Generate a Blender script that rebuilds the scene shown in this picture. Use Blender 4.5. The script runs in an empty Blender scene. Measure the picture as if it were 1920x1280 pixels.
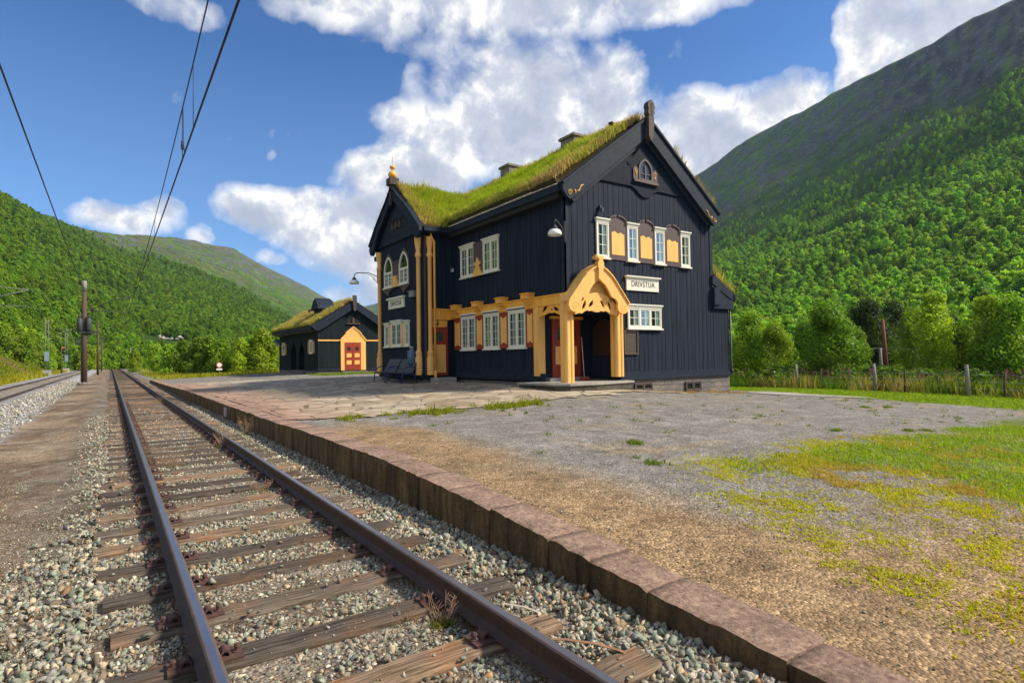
import bpy, bmesh, math, random
import numpy as np
from mathutils import Matrix, Vector
random.seed(7)
RNG = np.random.default_rng(11)
SC = bpy.context.scene
COL = SC.collection
R = math.radians

# ------------------------------------------------------------------ camera
EYE = 1.53                                   # metres above the rail heads (z = 0 is the rail head)
yaw, pitch, roll = R(34.5585), R(1.5396), R(-0.8652)
fh = Vector((math.sin(yaw), math.cos(yaw), 0)); rh = Vector((math.cos(yaw), -math.sin(yaw), 0)); uh = Vector((0, 0, 1))
f2 = fh*math.cos(pitch) + uh*math.sin(pitch); u2 = uh*math.cos(pitch) - fh*math.sin(pitch)
r3 = rh*math.cos(roll) + u2*math.sin(roll); u3 = u2*math.cos(roll) - rh*math.sin(roll)
cam = bpy.data.cameras.new("camera"); camo = bpy.data.objects.new("camera", cam); COL.objects.link(camo)
camo.matrix_world = Matrix((( r3.x, u3.x, -f2.x, 0), (r3.y, u3.y, -f2.y, 0), (r3.z, u3.z, -f2.z, EYE), (0, 0, 0, 1)))
cam.sensor_width = 36.0; cam.lens = 36.0*1093.87/1920.0
cam.clip_start = 0.05; cam.clip_end = 20000
SC.camera = camo

# ------------------------------------------------------------------ light
SUN_AZ, SUN_EL = R(126), R(41)                # azimuth from +y towards +x
sun = bpy.data.lights.new("sun", 'SUN'); sun.energy = 3.7; sun.angle = R(8); sun.color = (1.0, 0.90, 0.74)
suno = bpy.data.objects.new("sun", sun); COL.objects.link(suno)
sd = Vector((math.sin(SUN_AZ)*math.cos(SUN_EL), math.cos(SUN_AZ)*math.cos(SUN_EL), math.sin(SUN_EL)))
suno.rotation_euler = sd.to_track_quat('Z', 'Y').to_euler()
SC.view_settings.view_transform = 'Standard'; SC.view_settings.look = 'None'
SC.view_settings.exposure = 0.92; SC.view_settings.gamma = 1.0

world = bpy.data.worlds.new("World"); SC.world = world; world.use_nodes = True
class NT:
    """tiny node-graph helper"""
    def __init__(s, nt): s.nt = nt; s.nodes = nt.nodes; s.links = nt.links
    def n(s, t, **k):
        nd = s.nodes.new(t)
        for a, b in k.items(): setattr(nd, a, b)
        return nd
    def link(s, a, b): s.links.new(a, b)
    def put(s, sock, v):
        if isinstance(v, bpy.types.NodeSocket): s.links.new(v, sock)
        else: sock.default_value = v
    def m(s, op, a, b=0.0, c=None, clamp=False):
        nd = s.n('ShaderNodeMath', operation=op, use_clamp=clamp)
        s.put(nd.inputs[0], a); s.put(nd.inputs[1], b)
        if c is not None: s.put(nd.inputs[2], c)
        return nd.outputs[0]
    def mix(s, fac, a, b, mode='MIX'):
        nd = s.n('ShaderNodeMix', data_type='RGBA', blend_type=mode)
        s.put(nd.inputs[0], fac)
        for i, v in ((6, a), (7, b)):
            if isinstance(v, (tuple, list)): v = tuple(v) + (1,)*(4-len(v))
            s.put(nd.inputs[i], v)
        return nd.outputs[2]
    def ramp(s, fac, stops, interp='LINEAR'):
        nd = s.n('ShaderNodeValToRGB'); cr = nd.color_ramp; cr.interpolation = interp
        while len(cr.elements) < len(stops): cr.elements.new(0.5)
        for e, (p, c) in zip(cr.elements, stops):
            e.position = p; e.color = tuple(c) + (1,)*(4-len(c)) if isinstance(c, (tuple, list)) else (c, c, c, 1)
        s.put(nd.inputs[0], fac); return nd.outputs[0]
    def noise(s, vec, scale, detail=4, rough=0.55, dist=0.0):
        nd = s.n('ShaderNodeTexNoise'); s.put(nd.inputs['Vector'], vec)
        nd.inputs['Scale'].default_value = scale; nd.inputs['Detail'].default_value = detail
        nd.inputs['Roughness'].default_value = rough; nd.inputs['Distortion'].default_value = dist
        return nd.outputs['Fac']
    def vmap(s, vec, scale=(1, 1, 1), loc=(0, 0, 0), rot=(0, 0, 0)):
        nd = s.n('ShaderNodeMapping'); s.put(nd.inputs['Vector'], vec)
        nd.inputs['Scale'].default_value = scale; nd.inputs['Location'].default_value = loc; nd.inputs['Rotation'].default_value = rot
        return nd.outputs[0]

# sky: Nishita blue with cumulus banks placed by azimuth / elevation (degrees)
CLOUDS = [ # az, el, r_az, r_el, strength
 (21.5,30.6,13,2.6,.75),(37,31.5,15,3.2,.9),(50,31,10,2.2,.8),(29.2,28.0,7,1.8,.55),
 (29.6,25.3,5.0,3.0,.7),(37,25.2,7.5,4.2,1.05),(43.9,24.7,4.6,4.0,1.0),(34.9,20.7,11,4.4,1.0),
 (52.3,20.6,5.5,3.0,.95),(59.4,20.6,5.4,3.4,1.0),(50,17.6,10,4.2,1.0),(57,18,7,4,1.0),
 (20.5,13.5,5.5,2.6,1.0),(24.5,13,4,4,1.05),(29,20.5,5,3.2,1.05),(33,23.5,6,3.2,1.0),(41,21.5,6,3.6,1.05),(16,14.4,3.2,1.5,.85),(46,19.5,6,3,1.0),(26,9,4,4,.9),
 (25,25,1.8,2.6,.65),(24.9,21.6,4.0,3.4,.85),(24,17,6.4,3.4,1.1),(13.2,13.2,6.2,2.3,1.0),
 (16.6,11.5,5.2,2.5,1.0),(19.5,9.9,5.4,3.0,.95),(27,17.2,4.6,2.5,1.1),(1.4,11.6,4.6,1.5,.9),(3.3,12.3,2.2,1.9,.9),
 (6.4,10.6,1.2,1.0,.7),(18.2,6.1,2.2,1.1,.75),(21.4,6.6,3.0,2.4,.75),(22,9.5,3.6,3.0,.9),
 (67.5,24.8,3.0,4.2,1.15),(69.3,23,4.4,3.8,1.1),(66.1,22.4,2.2,2.5,1.0),(72.5,24.8,4.2,3.8,1.15),(65.6,26,1.4,2.1,.9),
 (78,27,5,5,1.0),(9.0,19.1,1.0,.8,.46),(12.5,18.0,.6,.8,.44),(4.6,28.3,6.0,1.6,.62),(12.2,9.0,1.4,.8,.6),
 (31,23,9,5,.5),(47,21,8,4,.55),
 (-70,32,40,24,1.3),(120,30,25,14,1.0),(165,30,40,18,1.1),(-130,36,50,26,1.3),(80,62,40,10,.6),(-100,62,70,14,1.0)]  # unseen banks behind the camera, added to brighten the ambient light
def build_world():
    g = NT(world.node_tree); g.nodes.clear()
    out = g.n('ShaderNodeOutputWorld'); bg = g.n('ShaderNodeBackground'); g.link(bg.outputs[0], out.inputs[0])
    bg.inputs['Strength'].default_value = 0.095
    sky = g.n('ShaderNodeTexSky', sky_type='NISHITA'); sky.sun_disc = False
    sky.sun_elevation = SUN_EL; sky.sun_rotation = SUN_AZ; sky.altitude = 600; sky.air_density = 1.0; sky.dust_density = 0.6; sky.ozone_density = 2.2
    tc = g.n('ShaderNodeTexCoord'); d = tc.outputs['Generated']
    sep = g.n('ShaderNodeSeparateXYZ'); g.link(d, sep.inputs[0])
    deg = 180/math.pi
    n0 = g.n('ShaderNodeTexNoise'); g.link(d, n0.inputs['Vector']); n0.inputs['Scale'].default_value = 7; n0.inputs['Detail'].default_value = 5; n0.inputs['Roughness'].default_value = .6
    wsep = g.n('ShaderNodeSeparateColor'); g.link(n0.outputs['Color'], wsep.inputs[0])
    az = g.m('MULTIPLY', g.m('ARCTAN2', sep.outputs[0], sep.outputs[1]), deg)
    el = g.m('MULTIPLY', g.m('ARCSINE', sep.outputs[2]), deg)
    azw = g.m('ADD', az, g.m('MULTIPLY', g.m('SUBTRACT', wsep.outputs[0], .5), 5.0))
    elw = g.m('ADD', el, g.m('MULTIPLY', g.m('SUBTRACT', wsep.outputs[1], .5), 3.6))
    D = None; U = None
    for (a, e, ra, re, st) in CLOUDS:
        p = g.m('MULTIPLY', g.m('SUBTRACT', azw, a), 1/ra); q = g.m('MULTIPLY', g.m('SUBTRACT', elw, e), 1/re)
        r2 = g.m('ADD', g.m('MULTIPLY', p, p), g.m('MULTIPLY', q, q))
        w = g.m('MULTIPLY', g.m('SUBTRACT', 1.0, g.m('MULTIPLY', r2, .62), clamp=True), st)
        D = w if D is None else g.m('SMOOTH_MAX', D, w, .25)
    fine = g.noise(d, 11, 9, .58, .2)
    big = g.noise(d, 5.5, 4, .5, .2)
    dens = g.m('ADD', g.m('SUBTRACT', g.m('MULTIPLY', D, 1.12), .25), g.m('MULTIPLY', g.m('SUBTRACT', fine, .5), 1.05))
    dens = g.m('ADD', dens, g.m('MULTIPLY', g.m('SUBTRACT', big, .5), .45))
    alpha = g.ramp(dens, [(0.13, 0.0), (0.32, .38), (0.62, 1.0)])
    # puffs: sample the same field a little nearer the sun: thinner that way means a bright rim
    d2 = g.n('ShaderNodeVectorMath', operation='ADD'); g.link(d, d2.inputs[0]); d2.inputs[1].default_value = (sd.x*.014, sd.y*.014, .038)
    fine2 = g.noise(d2.outputs[0], 11, 9, .58, .2)
    rim = g.m('SUBTRACT', fine, fine2)
    thick = g.m('ADD', g.m('SUBTRACT', dens, .4), g.m('MULTIPLY', rim, -3.2))
    ccol = g.ramp(thick, [(0.0, (6.3, 6.2, 6.05)), (0.10, (5.1, 5.15, 5.3)), (0.30, (3.7, 3.9, 4.5)), (0.75, (2.8, 3.1, 3.85))])
    skyc = g.mix(1.0, sky.outputs[0], (0.33, 0.57, 0.84), 'MULTIPLY')
    # pale band near the horizon
    hz = g.ramp(g.m('MULTIPLY', el, 1/30.0), [(0.0, .55), (0.35, .18), (0.9, 0.0)])
    skyc = g.mix(hz, skyc, (3.0, 4.5, 6.8))
    col = g.mix(alpha, skyc, ccol)
    g.link(col, bg.inputs['Color'])
    world.cycles.sampling_method = 'MANUAL'; world.cycles.sample_map_resolution = 1024
build_world()

# ------------------------------------------------------------------ helpers
def lerp(a, b, t): return a + (b-a)*t
def sstep(a, b, x): t = np.clip((np.asarray(x, float)-a)/(b-a), 0, 1); return t*t*(3-2*t)
def _hash(i, j, s): 
    v = np.sin(i*127.1 + j*311.7 + s*74.7)*43758.5453
    return v - np.floor(v)
def vnoise(x, y, s=0):
    x = np.asarray(x, float); y = np.asarray(y, float)
    xi = np.floor(x); yi = np.floor(y); u = x-xi; v = y-yi
    u = u*u*(3-2*u); v = v*v*(3-2*v)
    return (_hash(xi, yi, s)*(1-u) + _hash(xi+1, yi, s)*u)*(1-v) + (_hash(xi, yi+1, s)*(1-u) + _hash(xi+1, yi+1, s)*u)*v
def fbm(x, y, s=0, o=4):
    t = 0; a = .5; f = 1
    for k in range(o): t = t + a*vnoise(np.asarray(x)*f, np.asarray(y)*f, s+k*13); a *= .5; f *= 2.03
    return t/(1-.5**o)

def tag(o, label=None, cat=None, group=None, kind=None):
    for k, v in (('label', label), ('category', cat), ('group', group), ('kind', kind)):
        if v: o[k] = v
    return o
def thing(name, label, cat, loc=(0, 0, 0), rotz=0, group=None):
    o = bpy.data.objects.new(name, None); COL.objects.link(o); o.empty_display_size = .2
    o.location = loc; o.rotation_euler = (0, 0, rotz)
    return tag(o, label, cat, group)
def wroot(name, label, cat, loc, group=None):
    """root of a thing whose parts are given in world coordinates"""
    o = thing(name, label, cat, loc, 0, group); o['_w'] = 1; return o
def adopt(o, parent):
    if parent is None: return o
    o.parent = parent
    if '_w' in parent: o.matrix_parent_inverse = Matrix.Translation(parent.location).inverted()
    return o
def np_obj(name, V, F, mat, parent=None, smooth=False, col=None, mi=None):
    """V (n,3); F (m,3) or (m,4) arrays, one face size"""
    me = bpy.data.meshes.new(name); V = np.asarray(V, np.float32); F = np.asarray(F, np.int32)
    me.vertices.add(len(V)); me.vertices.foreach_set('co', V.ravel())
    if len(F):
        k = F.shape[1]; me.loops.add(F.size); me.loops.foreach_set('vertex_index', F.ravel())
        me.polygons.add(len(F)); me.polygons.foreach_set('loop_start', np.arange(0, F.size, k, dtype=np.int32))
        if smooth: me.polygons.foreach_set('use_smooth', np.ones(len(F), bool))
        if mi is not None: me.polygons.foreach_set('material_index', np.asarray(mi, np.int32))
    if col is not None:
        c = np.ones((len(V), 4), np.float32); c[:, :3] = col
        a = me.color_attributes.new('col', 'FLOAT_COLOR', 'POINT'); a.data.foreach_set('color', c.ravel())
    me.update(calc_edges=True); me.validate()
    for m in (mat if isinstance(mat, (list, tuple)) else [mat]): me.materials.append(m)
    o = bpy.data.objects.new(name, me); COL.objects.link(o)
    return adopt(o, parent)

class MB:
    """collects shapes and links them as ONE mesh object. T maps local (u, v, n) to x, y, z"""
    def __init__(s, T=None): s.v = []; s.f = []; s.m = []; s.T = T; s.sm = []
    def add(s, pts, faces, m=0, smooth=False, raw=False):
        b = len(s.v)
        s.v += [tuple(p) if (raw or s.T is None) else s.T(*p) for p in pts]
        s.f += [tuple(b+i for i in f) for f in faces]; s.m += [m]*len(faces); s.sm += [smooth]*len(faces)
        return s
    def box(s, x0, x1, y0, y1, z0, z1, m=0):
        return s.add([(x0,y0,z0),(x1,y0,z0),(x1,y1,z0),(x0,y1,z0),(x0,y0,z1),(x1,y0,z1),(x1,y1,z1),(x0,y1,z1)],
                     [(0,3,2,1),(4,5,6,7),(0,1,5,4),(1,2,6,5),(2,3,7,6),(3,0,4,7)], m)
    def obox(s, c, ax, ay, az, m=0):
        c = Vector(c); ax, ay, az = Vector(ax), Vector(ay), Vector(az); P = []
        for k in ((-1,-1,-1),(1,-1,-1),(1,1,-1),(-1,1,-1),(-1,-1,1),(1,-1,1),(1,1,1),(-1,1,1)): P.append(tuple(c+ax*k[0]+ay*k[1]+az*k[2]))
        return s.add(P, [(0,3,2,1),(4,5,6,7),(0,1,5,4),(1,2,6,5),(2,3,7,6),(3,0,4,7)], m)
    def beam(s, a, b, w, h, m=0, up=(0, 0, 1)):
        a, b = Vector(a), Vector(b); d = (b-a); L = d.length/2; d.normalize(); up = Vector(up)
        if abs(d.dot(up)) > .98: up = Vector((1, 0, 0))
        x = d.cross(up).normalized(); y = x.cross(d)
        return s.obox((a+b)/2, d*L, x*w/2, y*h/2, m)
    def prism(s, poly, ax, a0, a1, m=0):
        """2-D polygon extruded along axis ax ('x': poly is (y,z); 'y': (x,z); 'z': (x,y))"""
        n = len(poly); mk = {'x': lambda p, a: (a, p[0], p[1]), 'y': lambda p, a: (p[0], a, p[1]), 'z': lambda p, a: (p[0], p[1], a)}[ax]
        P = [mk(p, a0) for p in poly] + [mk(p, a1) for p in poly]
        return s.add(P, [tuple(range(n))[::-1], tuple(range(n, 2*n))] + [(i, (i+1) % n, n+(i+1) % n, n+i) for i in range(n)], m)
    def band(s, outer, inner, ax, a0, a1, m=0, closed=True):
        """strip between two outlines with the same number of points, extruded"""
        n = len(outer); mk = {'x': lambda p, a: (a, p[0], p[1]), 'y': lambda p, a: (p[0], a, p[1]), 'z': lambda p, a: (p[0], p[1], a)}[ax]
        P = [mk(p, a0) for p in outer] + [mk(p, a0) for p in inner] + [mk(p, a1) for p in outer] + [mk(p, a1) for p in inner]
        F = []
        for i in range(n if closed else n-1):
            j = (i+1) % n
            F += [(i, j, n+j, n+i), (2*n+i, 3*n+i, 3*n+j, 2*n+j), (i, 2*n+i, 2*n+j, j), (n+i, n+j, 3*n+j, 3*n+i)]
        if not closed: F += [(0, n, 3*n, 2*n), (n-1, 3*n-1, 4*n-1, 2*n-1)]
        return s.add(P, F, m)
    def tube(s, pts, r, seg=8, m=0, cap=True, smooth=True):
        pts = [Vector(p) for p in pts]; rs = r if isinstance(r, (list, tuple)) else [r]*len(pts); P = []
        prev = None
        for i, p in enumerate(pts):
            t = (pts[min(i+1, len(pts)-1)] - pts[max(i-1, 0)]).normalized()
            if prev is None: ref = Vector((0, 0, 1)) if abs(t.z) < .9 else Vector((1, 0, 0)); x = t.cross(ref).normalized()
            else: x = (prev - t*prev.dot(t)).normalized()
            prev = x; y = t.cross(x)
            P += [tuple(p + (x*math.cos(2*math.pi*k/seg) + y*math.sin(2*math.pi*k/seg))*rs[i]) for k in range(seg)]
        F = [(i*seg+k, i*seg+(k+1) % seg, (i+1)*seg+(k+1) % seg, (i+1)*seg+k) for i in range(len(pts)-1) for k in range(seg)]
        s.add(P, F, m, smooth)
        if cap:
            b = len(s.v)-len(P); n = len(pts)
            s.f += [tuple(b+k for k in range(seg))[::-1], tuple(b+(n-1)*seg+k for k in range(seg))]; s.m += [m, m]; s.sm += [False, False]
        return s
    def lathe(s, prof, c=(0, 0, 0), seg=16, m=0, smooth=True):
        P = [(c[0]+r*math.cos(2*math.pi*k/seg), c[1]+r*math.sin(2*math.pi*k/seg), c[2]+z) for r, z in prof for k in range(seg)]
        n = len(prof)
        s.add(P, [(i*seg+k, i*seg+(k+1) % seg, (i+1)*seg+(k+1) % seg, (i+1)*seg+k) for i in range(n-1) for k in range(seg)], m, smooth)
        s.add([P[k] for k in range(seg)], [tuple(range(seg))[::-1]], m); s.add([P[(n-1)*seg+k] for k in range(seg)], [tuple(range(seg))], m)
        return s
    def build(s, name, mats, parent=None, bevel=0):
        me = bpy.data.meshes.new(name); me.from_pydata(s.v, [], s.f)
        for m in (mats if isinstance(mats, (list, tuple)) else [mats]): me.materials.append(m)
        me.polygons.foreach_set('material_index', np.array(s.m, np.int32)); me.polygons.foreach_set('use_smooth', np.array(s.sm, bool))
        me.update()
        bm = bmesh.new(); bm.from_mesh(me); bmesh.ops.recalc_face_normals(bm, faces=bm.faces)
        bm.to_mesh(me); bm.free()
        o = bpy.data.objects.new(name, me); COL.objects.link(o)
        if bevel:
            b = o.modifiers.new('bevel', 'BEVEL'); b.width = bevel; b.segments = 2; b.limit_method = 'ANGLE'; b.angle_limit = R(40)
        return adopt(o, parent)
def copy_tree(o, parent=None):
    c = o.copy(); COL.objects.link(c)
    if parent is not None: c.parent = parent
    for ch in list(o.children): copy_tree(ch, c)
    return c
def on_y(Y): return lambda u, v, n: (u, Y-n, v)          # wall facing -y: u = x
def on_x(X): return lambda u, v, n: (X-n, u, v)          # wall facing -x: u = y

# ------------------------------------------------------------------ materials
MATS = {}
def mat(name, color, rough=.6, var=.25, scale=(6, 6, 6), bump=0.0, bscale=None, spec=.4, detail=5, tint=None, metal=0.0):
    if name in MATS: return MATS[name]
    m = bpy.data.materials.new(name); m.use_nodes = True; g = NT(m.node_tree)
    b = g.nodes['Principled BSDF']; b.inputs['Roughness'].default_value = rough; b.inputs['Specular IOR Level'].default_value = spec
    b.inputs['Metallic'].default_value = metal
    tc = g.n('ShaderNodeTexCoord'); v = g.vmap(tc.outputs['Object'], scale)
    n = g.noise(v, 1.0, detail, .6)
    dark = tuple(c*(1-var) for c in color); lite = tuple(min(1, c*(1+var)) for c in color)
    c = g.ramp(n, [(.25, dark), (.5, color), (.75, lite if tint is None else tint)])
    g.link(c, b.inputs['Base Color'])
    if bump:
        v2 = g.vmap(tc.outputs['Object'], bscale or scale); n2 = g.noise(v2, 1.0, 6, .6)
        bp = g.n('ShaderNodeBump'); bp.inputs['Strength'].default_value = bump; bp.inputs['Distance'].default_value = .02
        g.link(n2, bp.inputs['Height']); g.link(bp.outputs[0], b.inputs['Normal'])
    MATS[name] = m; return m
NAVY_X = mat('navy paint boards', (.0135, .0205, .0355), .7, .6, (9, 9, .5), .3, (34, 34, 1.5), .14)
NAVY = NAVY_X
NAVYTRIM = mat('navy trim paint', (.0155, .0235, .039), .65, .4, (5, 5, 5), .2, (20, 20, 20), .16)
SOFFIT = mat('dark soffit paint', (.012, .012, .013), .7, .3)
YEL = mat('ochre yellow paint', (.86, .41, .06), .55, .18, (7, 7, 1.3), .25, (25, 25, 3))
YELP = mat('pale ochre paint', (.86, .46, .12), .55, .15, (7, 7, 1.2), .22, (25, 25, 3))
RED = mat('oxide red paint', (.30, .036, .014), .5, .15, (4, 4, 2), .1, (25, 25, 3))
BROWN = mat('brown paint', (.085, .055, .052), .55, .2, (5, 5, 1), .1, (30, 30, 3))
DBROWN = mat('weathered carved wood', (.060, .042, .036), .7, .35, (12, 12, 4), .4, (40, 40, 10))
WHITE = mat('cream white paint', (.74, .71, .59), .45, .06, (4, 4, 4))
GREYSTONE = mat('dressed grey stone', (.17, .155, .14), .85, .4, (7, 7, 7), .6, (25, 25, 25))
SLAB = mat('worn concrete slab', (.30, .28, .24), .85, .3, (3, 3, 3), .3, (40, 40, 40))
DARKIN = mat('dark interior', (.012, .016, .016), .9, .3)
CURTAIN = mat('pale green curtain', (.36, .42, .36), .9, .12, (30, 30, 2))
BRASS = mat('faded gilt paint', (.50, .28, .08), .55, .2)
STEEL = mat('galvanised steel', (.36, .38, .39), .5, .15, metal=.6)
DKMETAL = mat('dark painted metal', (.03, .032, .036), .5, .3)
BLUE = mat('deep blue enamel', (.022, .026, .16), .4, .15)
GREYSLAT = mat('grey stained slats', (.075, .078, .08), .6, .25, (1.5, 14, 14), .2)
SLATEBLUE = mat('slate blue enamel', (.07, .14, .21), .45, .2)
CONC = mat('pale concrete', (.36, .35, .32), .85, .2, (3, 3, 3), .2)
POLE = mat('tarred brown pole wood', (.085, .052, .038), .8, .4, (14, 14, 1.2), .4, (60, 60, 3))
POLEGREY = mat('grey weathered pole wood', (.23, .21, .185), .85, .3, (14, 14, 1.2), .4, (60, 60, 3))
REDPOLE = mat('reddish pole wood', (.16, .055, .030), .8, .35, (14, 14, 1.2), .3, (60, 60, 3))
WIRE = mat('dark wire', (.012, .012, .014), .5, .1)
BARK = mat('birch bark strip', (.46, .40, .32), .85, .5, (5, 5, 5))
BARKT = mat('tree bark', (.24, .21, .18), .9, .4, (10, 10, 3), .4)
SODEARTH = mat('sod edge earth', (.055, .045, .025), .95, .5, (14, 14, 14), .6, (40, 40, 40))
CHIM = mat('grey brown chimney stone', (.20, .175, .14), .9, .35, (8, 8, 8), .6, (30, 30, 30))
LAMPW = mat('milk white glass shade', (.80, .80, .74), .25, .03)
GREENM = mat('dark green metal', (.012, .075, .05), .45, .2)
BLACKP = mat('black lettering paint', (.014, .014, .015), .5, .1)
NOTICE = mat('faded notice paper', (.060, .048, .032), .6, .35, (3, 3, 14))
def glass():
    m = bpy.data.materials.new('window glass'); m.use_nodes = True; g = NT(m.node_tree); g.nodes.clear()
    out = g.n('ShaderNodeOutputMaterial'); t = g.n('ShaderNodeBsdfTransparent'); t.inputs[0].default_value = (.72, .82, .78, 1)
    gl = g.n('ShaderNodeBsdfGlossy'); gl.inputs['Roughness'].default_value = .02
    fr = g.n('ShaderNodeFresnel'); fr.inputs[0].default_value = 1.6; mx = g.n('ShaderNodeMixShader')
    f = g.m('ADD', g.m('MULTIPLY', fr.outputs[0], 0.34), .02, clamp=True)
    g.link(f, mx.inputs[0]); g.link(t.outputs[0], mx.inputs[1]); g.link(gl.outputs[0], mx.inputs[2]); g.link(mx.outputs[0], out.inputs[0]); return m
GLASS = glass()
def attr_mat(name, rough=.8, transl=0.0, gain=1.0, rnd=0.0, spec=.2):
    """colour comes from the mesh's own colour attribute (leaf, blade or stone colour)"""
    m = bpy.data.materials.new(name); m.use_nodes = True; g = NT(m.node_tree)
    b = g.nodes['Principled BSDF']; b.inputs['Roughness'].default_value = rough; b.inputs['Specular IOR Level'].default_value = spec
    a = g.n('ShaderNodeAttribute', attribute_name='col'); c = a.outputs['Color']
    if rnd:
        oi = g.n('ShaderNodeObjectInfo')
        h = g.n('ShaderNodeHueSaturation'); g.link(c, h.inputs['Color'])
        g.link(g.m('ADD', .5-.016*rnd, g.m('MULTIPLY', oi.outputs['Random'], .03*rnd)), h.inputs['Hue'])
        r2 = g.m('FRACT', g.m('MULTIPLY', oi.outputs['Random'], 17.3))
        g.link(g.m('ADD', 1-.38*rnd, g.m('MULTIPLY', r2, .76*rnd)), h.inputs['Value']); c = h.outputs[0]
    g.link(c, b.inputs['Base Color'])
    if transl:
        out = g.nodes['Material Output']; tr = g.n('ShaderNodeBsdfTranslucent'); mx = g.n('ShaderNodeMixShader'); mx.inputs[0].default_value = transl
        tint = g.mix(1.0, c, (1.25, 1.25, .55), 'MULTIPLY')
        g.link(tint, tr.inputs[0]); g.link(b.outputs[0], mx.inputs[1]); g.link(tr.outputs[0], mx.inputs[2]); g.link(mx.outputs[0], out.inputs[0])
    return m
LEAF = attr_mat('foliage', .6, .46, 1, 1.0, .3)
GRASS = attr_mat('grass blades', .7, .40, spec=.15)
STONE = attr_mat('ballast stone', .85, spec=.2)
def stone_grain(m):
    g = NT(m.node_tree); b = g.nodes['Principled BSDF']; src = b.inputs['Base Color'].links[0].from_socket
    tc = g.n('ShaderNodeTexCoord'); n = g.noise(tc.outputs['Object'], 70, 5, .7); n2 = g.noise(tc.outputs['Object'], 22, 4, .6)
    c = g.mix(1, src, g.ramp(n, [(.3, .5), (.5, .95), (.7, 1.35)]), 'MULTIPLY'); rust = g.ramp(n2, [(.58, 0.0), (.75, .4)])
    g.link(g.mix(rust, c, (.19, .115, .055)), b.inputs['Base Color'])
    bp = g.n('ShaderNodeBump'); bp.inputs['Strength'].default_value = .7; bp.inputs['Distance'].default_value = .006; g.link(n, bp.inputs['Height']); g.link(bp.outputs[0], b.inputs['Normal'])
stone_grain(STONE)
# ------------------------------------------------------------------ terrain
CTRL = np.array([(3.2,-6,-.35),(3.2,2.15,-.10),(3.2,3.3,-.02),(3.2,4.7,.09),(3.2,6.2,.15),(3.2,8.8,.20),(3.2,15,.165),(3.2,27,.16),(3.2,38,.09),(3.2,52,.0),(3.2,61,-.04),
 (12.6,15,.42),(12.6,19,.46),(12.6,23,.46),(11,25,.45),(11,28,.46),(14.5,14.2,.34),(17,15,.13),(19.5,15,.02),(21.5,15,-.08),(21.6,25,-.1),(8,20,.33),(7,13,.22),(11,13,.27),(14,12.6,.2),(17,11.5,.06),
 (6,1,-.14),(6,4,.0),(9,4,-.05),(12,5,-.05),(9,8,.1),(15,8,-.02),(20,8,-.2),(25,10,-.35),(32,14,-.45),(32,5,-.55),(40,16,-.8),(10,-1,-.25),(20,0,-.45),(46,19,-1.1),(60,25,-1.3),(30,-5,-.7),
 (13.6,47,.42),(16,36,.42),(10,47,.28),(25,30,-.2),(22,50,.25),(6,60,.05),(14,62,.3),(22,75,-.1),(34,40,-.6),(8,75,-.1),(50,50,-1.2),(5,90,-.15),(20,100,-.4)], float)
def _tps_fit(P):
    n = len(P); d2 = ((P[:, None, :2]-P[None, :, :2])**2).sum(-1)
    K = np.where(d2 > 0, .5*d2*np.log(np.maximum(d2, 1e-9)), 0) + np.eye(n)*1.5
    A = np.zeros((n+3, n+3)); A[:n, :n] = K; A[:n, n] = 1; A[:n, n+1:] = P[:, :2]; A[n:, :n] = A[:n, n:].T
    return np.linalg.solve(A, np.r_[P[:, 2], 0, 0, 0])
_W = _tps_fit(CTRL)
def plat(x, y):
    x = np.atleast_1d(np.asarray(x, float)); y = np.atleast_1d(np.asarray(y, float)); sh = x.shape
    x0 = np.clip(x.ravel(), 2.9, 62); y0 = np.clip(y.ravel(), -8, 102); out = np.full(x0.shape, _W[len(CTRL)]) + _W[-2]*x0 + _W[-1]*y0
    for (a, b, _), w in zip(CTRL, _W):
        d2 = (x0-a)**2+(y0-b)**2; out += w*.5*d2*np.log(np.maximum(d2, 1e-9))
    return out.reshape(sh)
def trackx(y):                                # sideways run of both tracks in the distance
    y = np.asarray(y, float); return -2.6*sstep(150, 330, y) + np.maximum(0, y-330)**2/900.0
def gz(x, y):
    x = np.asarray(x, float); y = np.asarray(y, float); x, y = np.broadcast_arrays(x, y)
    xt = x - trackx(y)
    t = np.interp(xt, [-30, -14, -12.2, -7.5, -6.6, -6.0, -3.3, -2.2, -1.4, -.6, -.2, 2.6, 3.1, 5, 40], [1.0, 1.0, .92, 0, 0, 0, 0, 0, 0, 0, 0, 0, 0, 0, 0])
    bank = 3.3*(1-sstep(84, 160, y))
    rise = .20*sstep(15, 50, y)*sstep(-2.6, -1.6, xt)*sstep(-.1, -.7, xt)
    base = rise + np.interp(xt, [-7.5, -6.6, -6.0, -3.3, -2.1, -1.3, -.5, -.1, 2.55, 3.0, 4.5], [-.12, -.14, -.03, -.03, -.27, -.29, -.25, -.205, -.205, -.235, -.24])
    tr = base + bank*t
    pl = plat(x, y)
    far = sstep(62, 66, y)
    pl = pl*(1-far) + far*(np.minimum(pl, .4)*sstep(3, 9, xt) + -.22*(1-sstep(3, 9, xt)))
    z = np.where(xt > 3.14, pl, tr)
    away = sstep(70, 160, np.hypot(np.maximum(x-30, 0), 0)) 
    return z*(1-away) - 1.3*away
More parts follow.
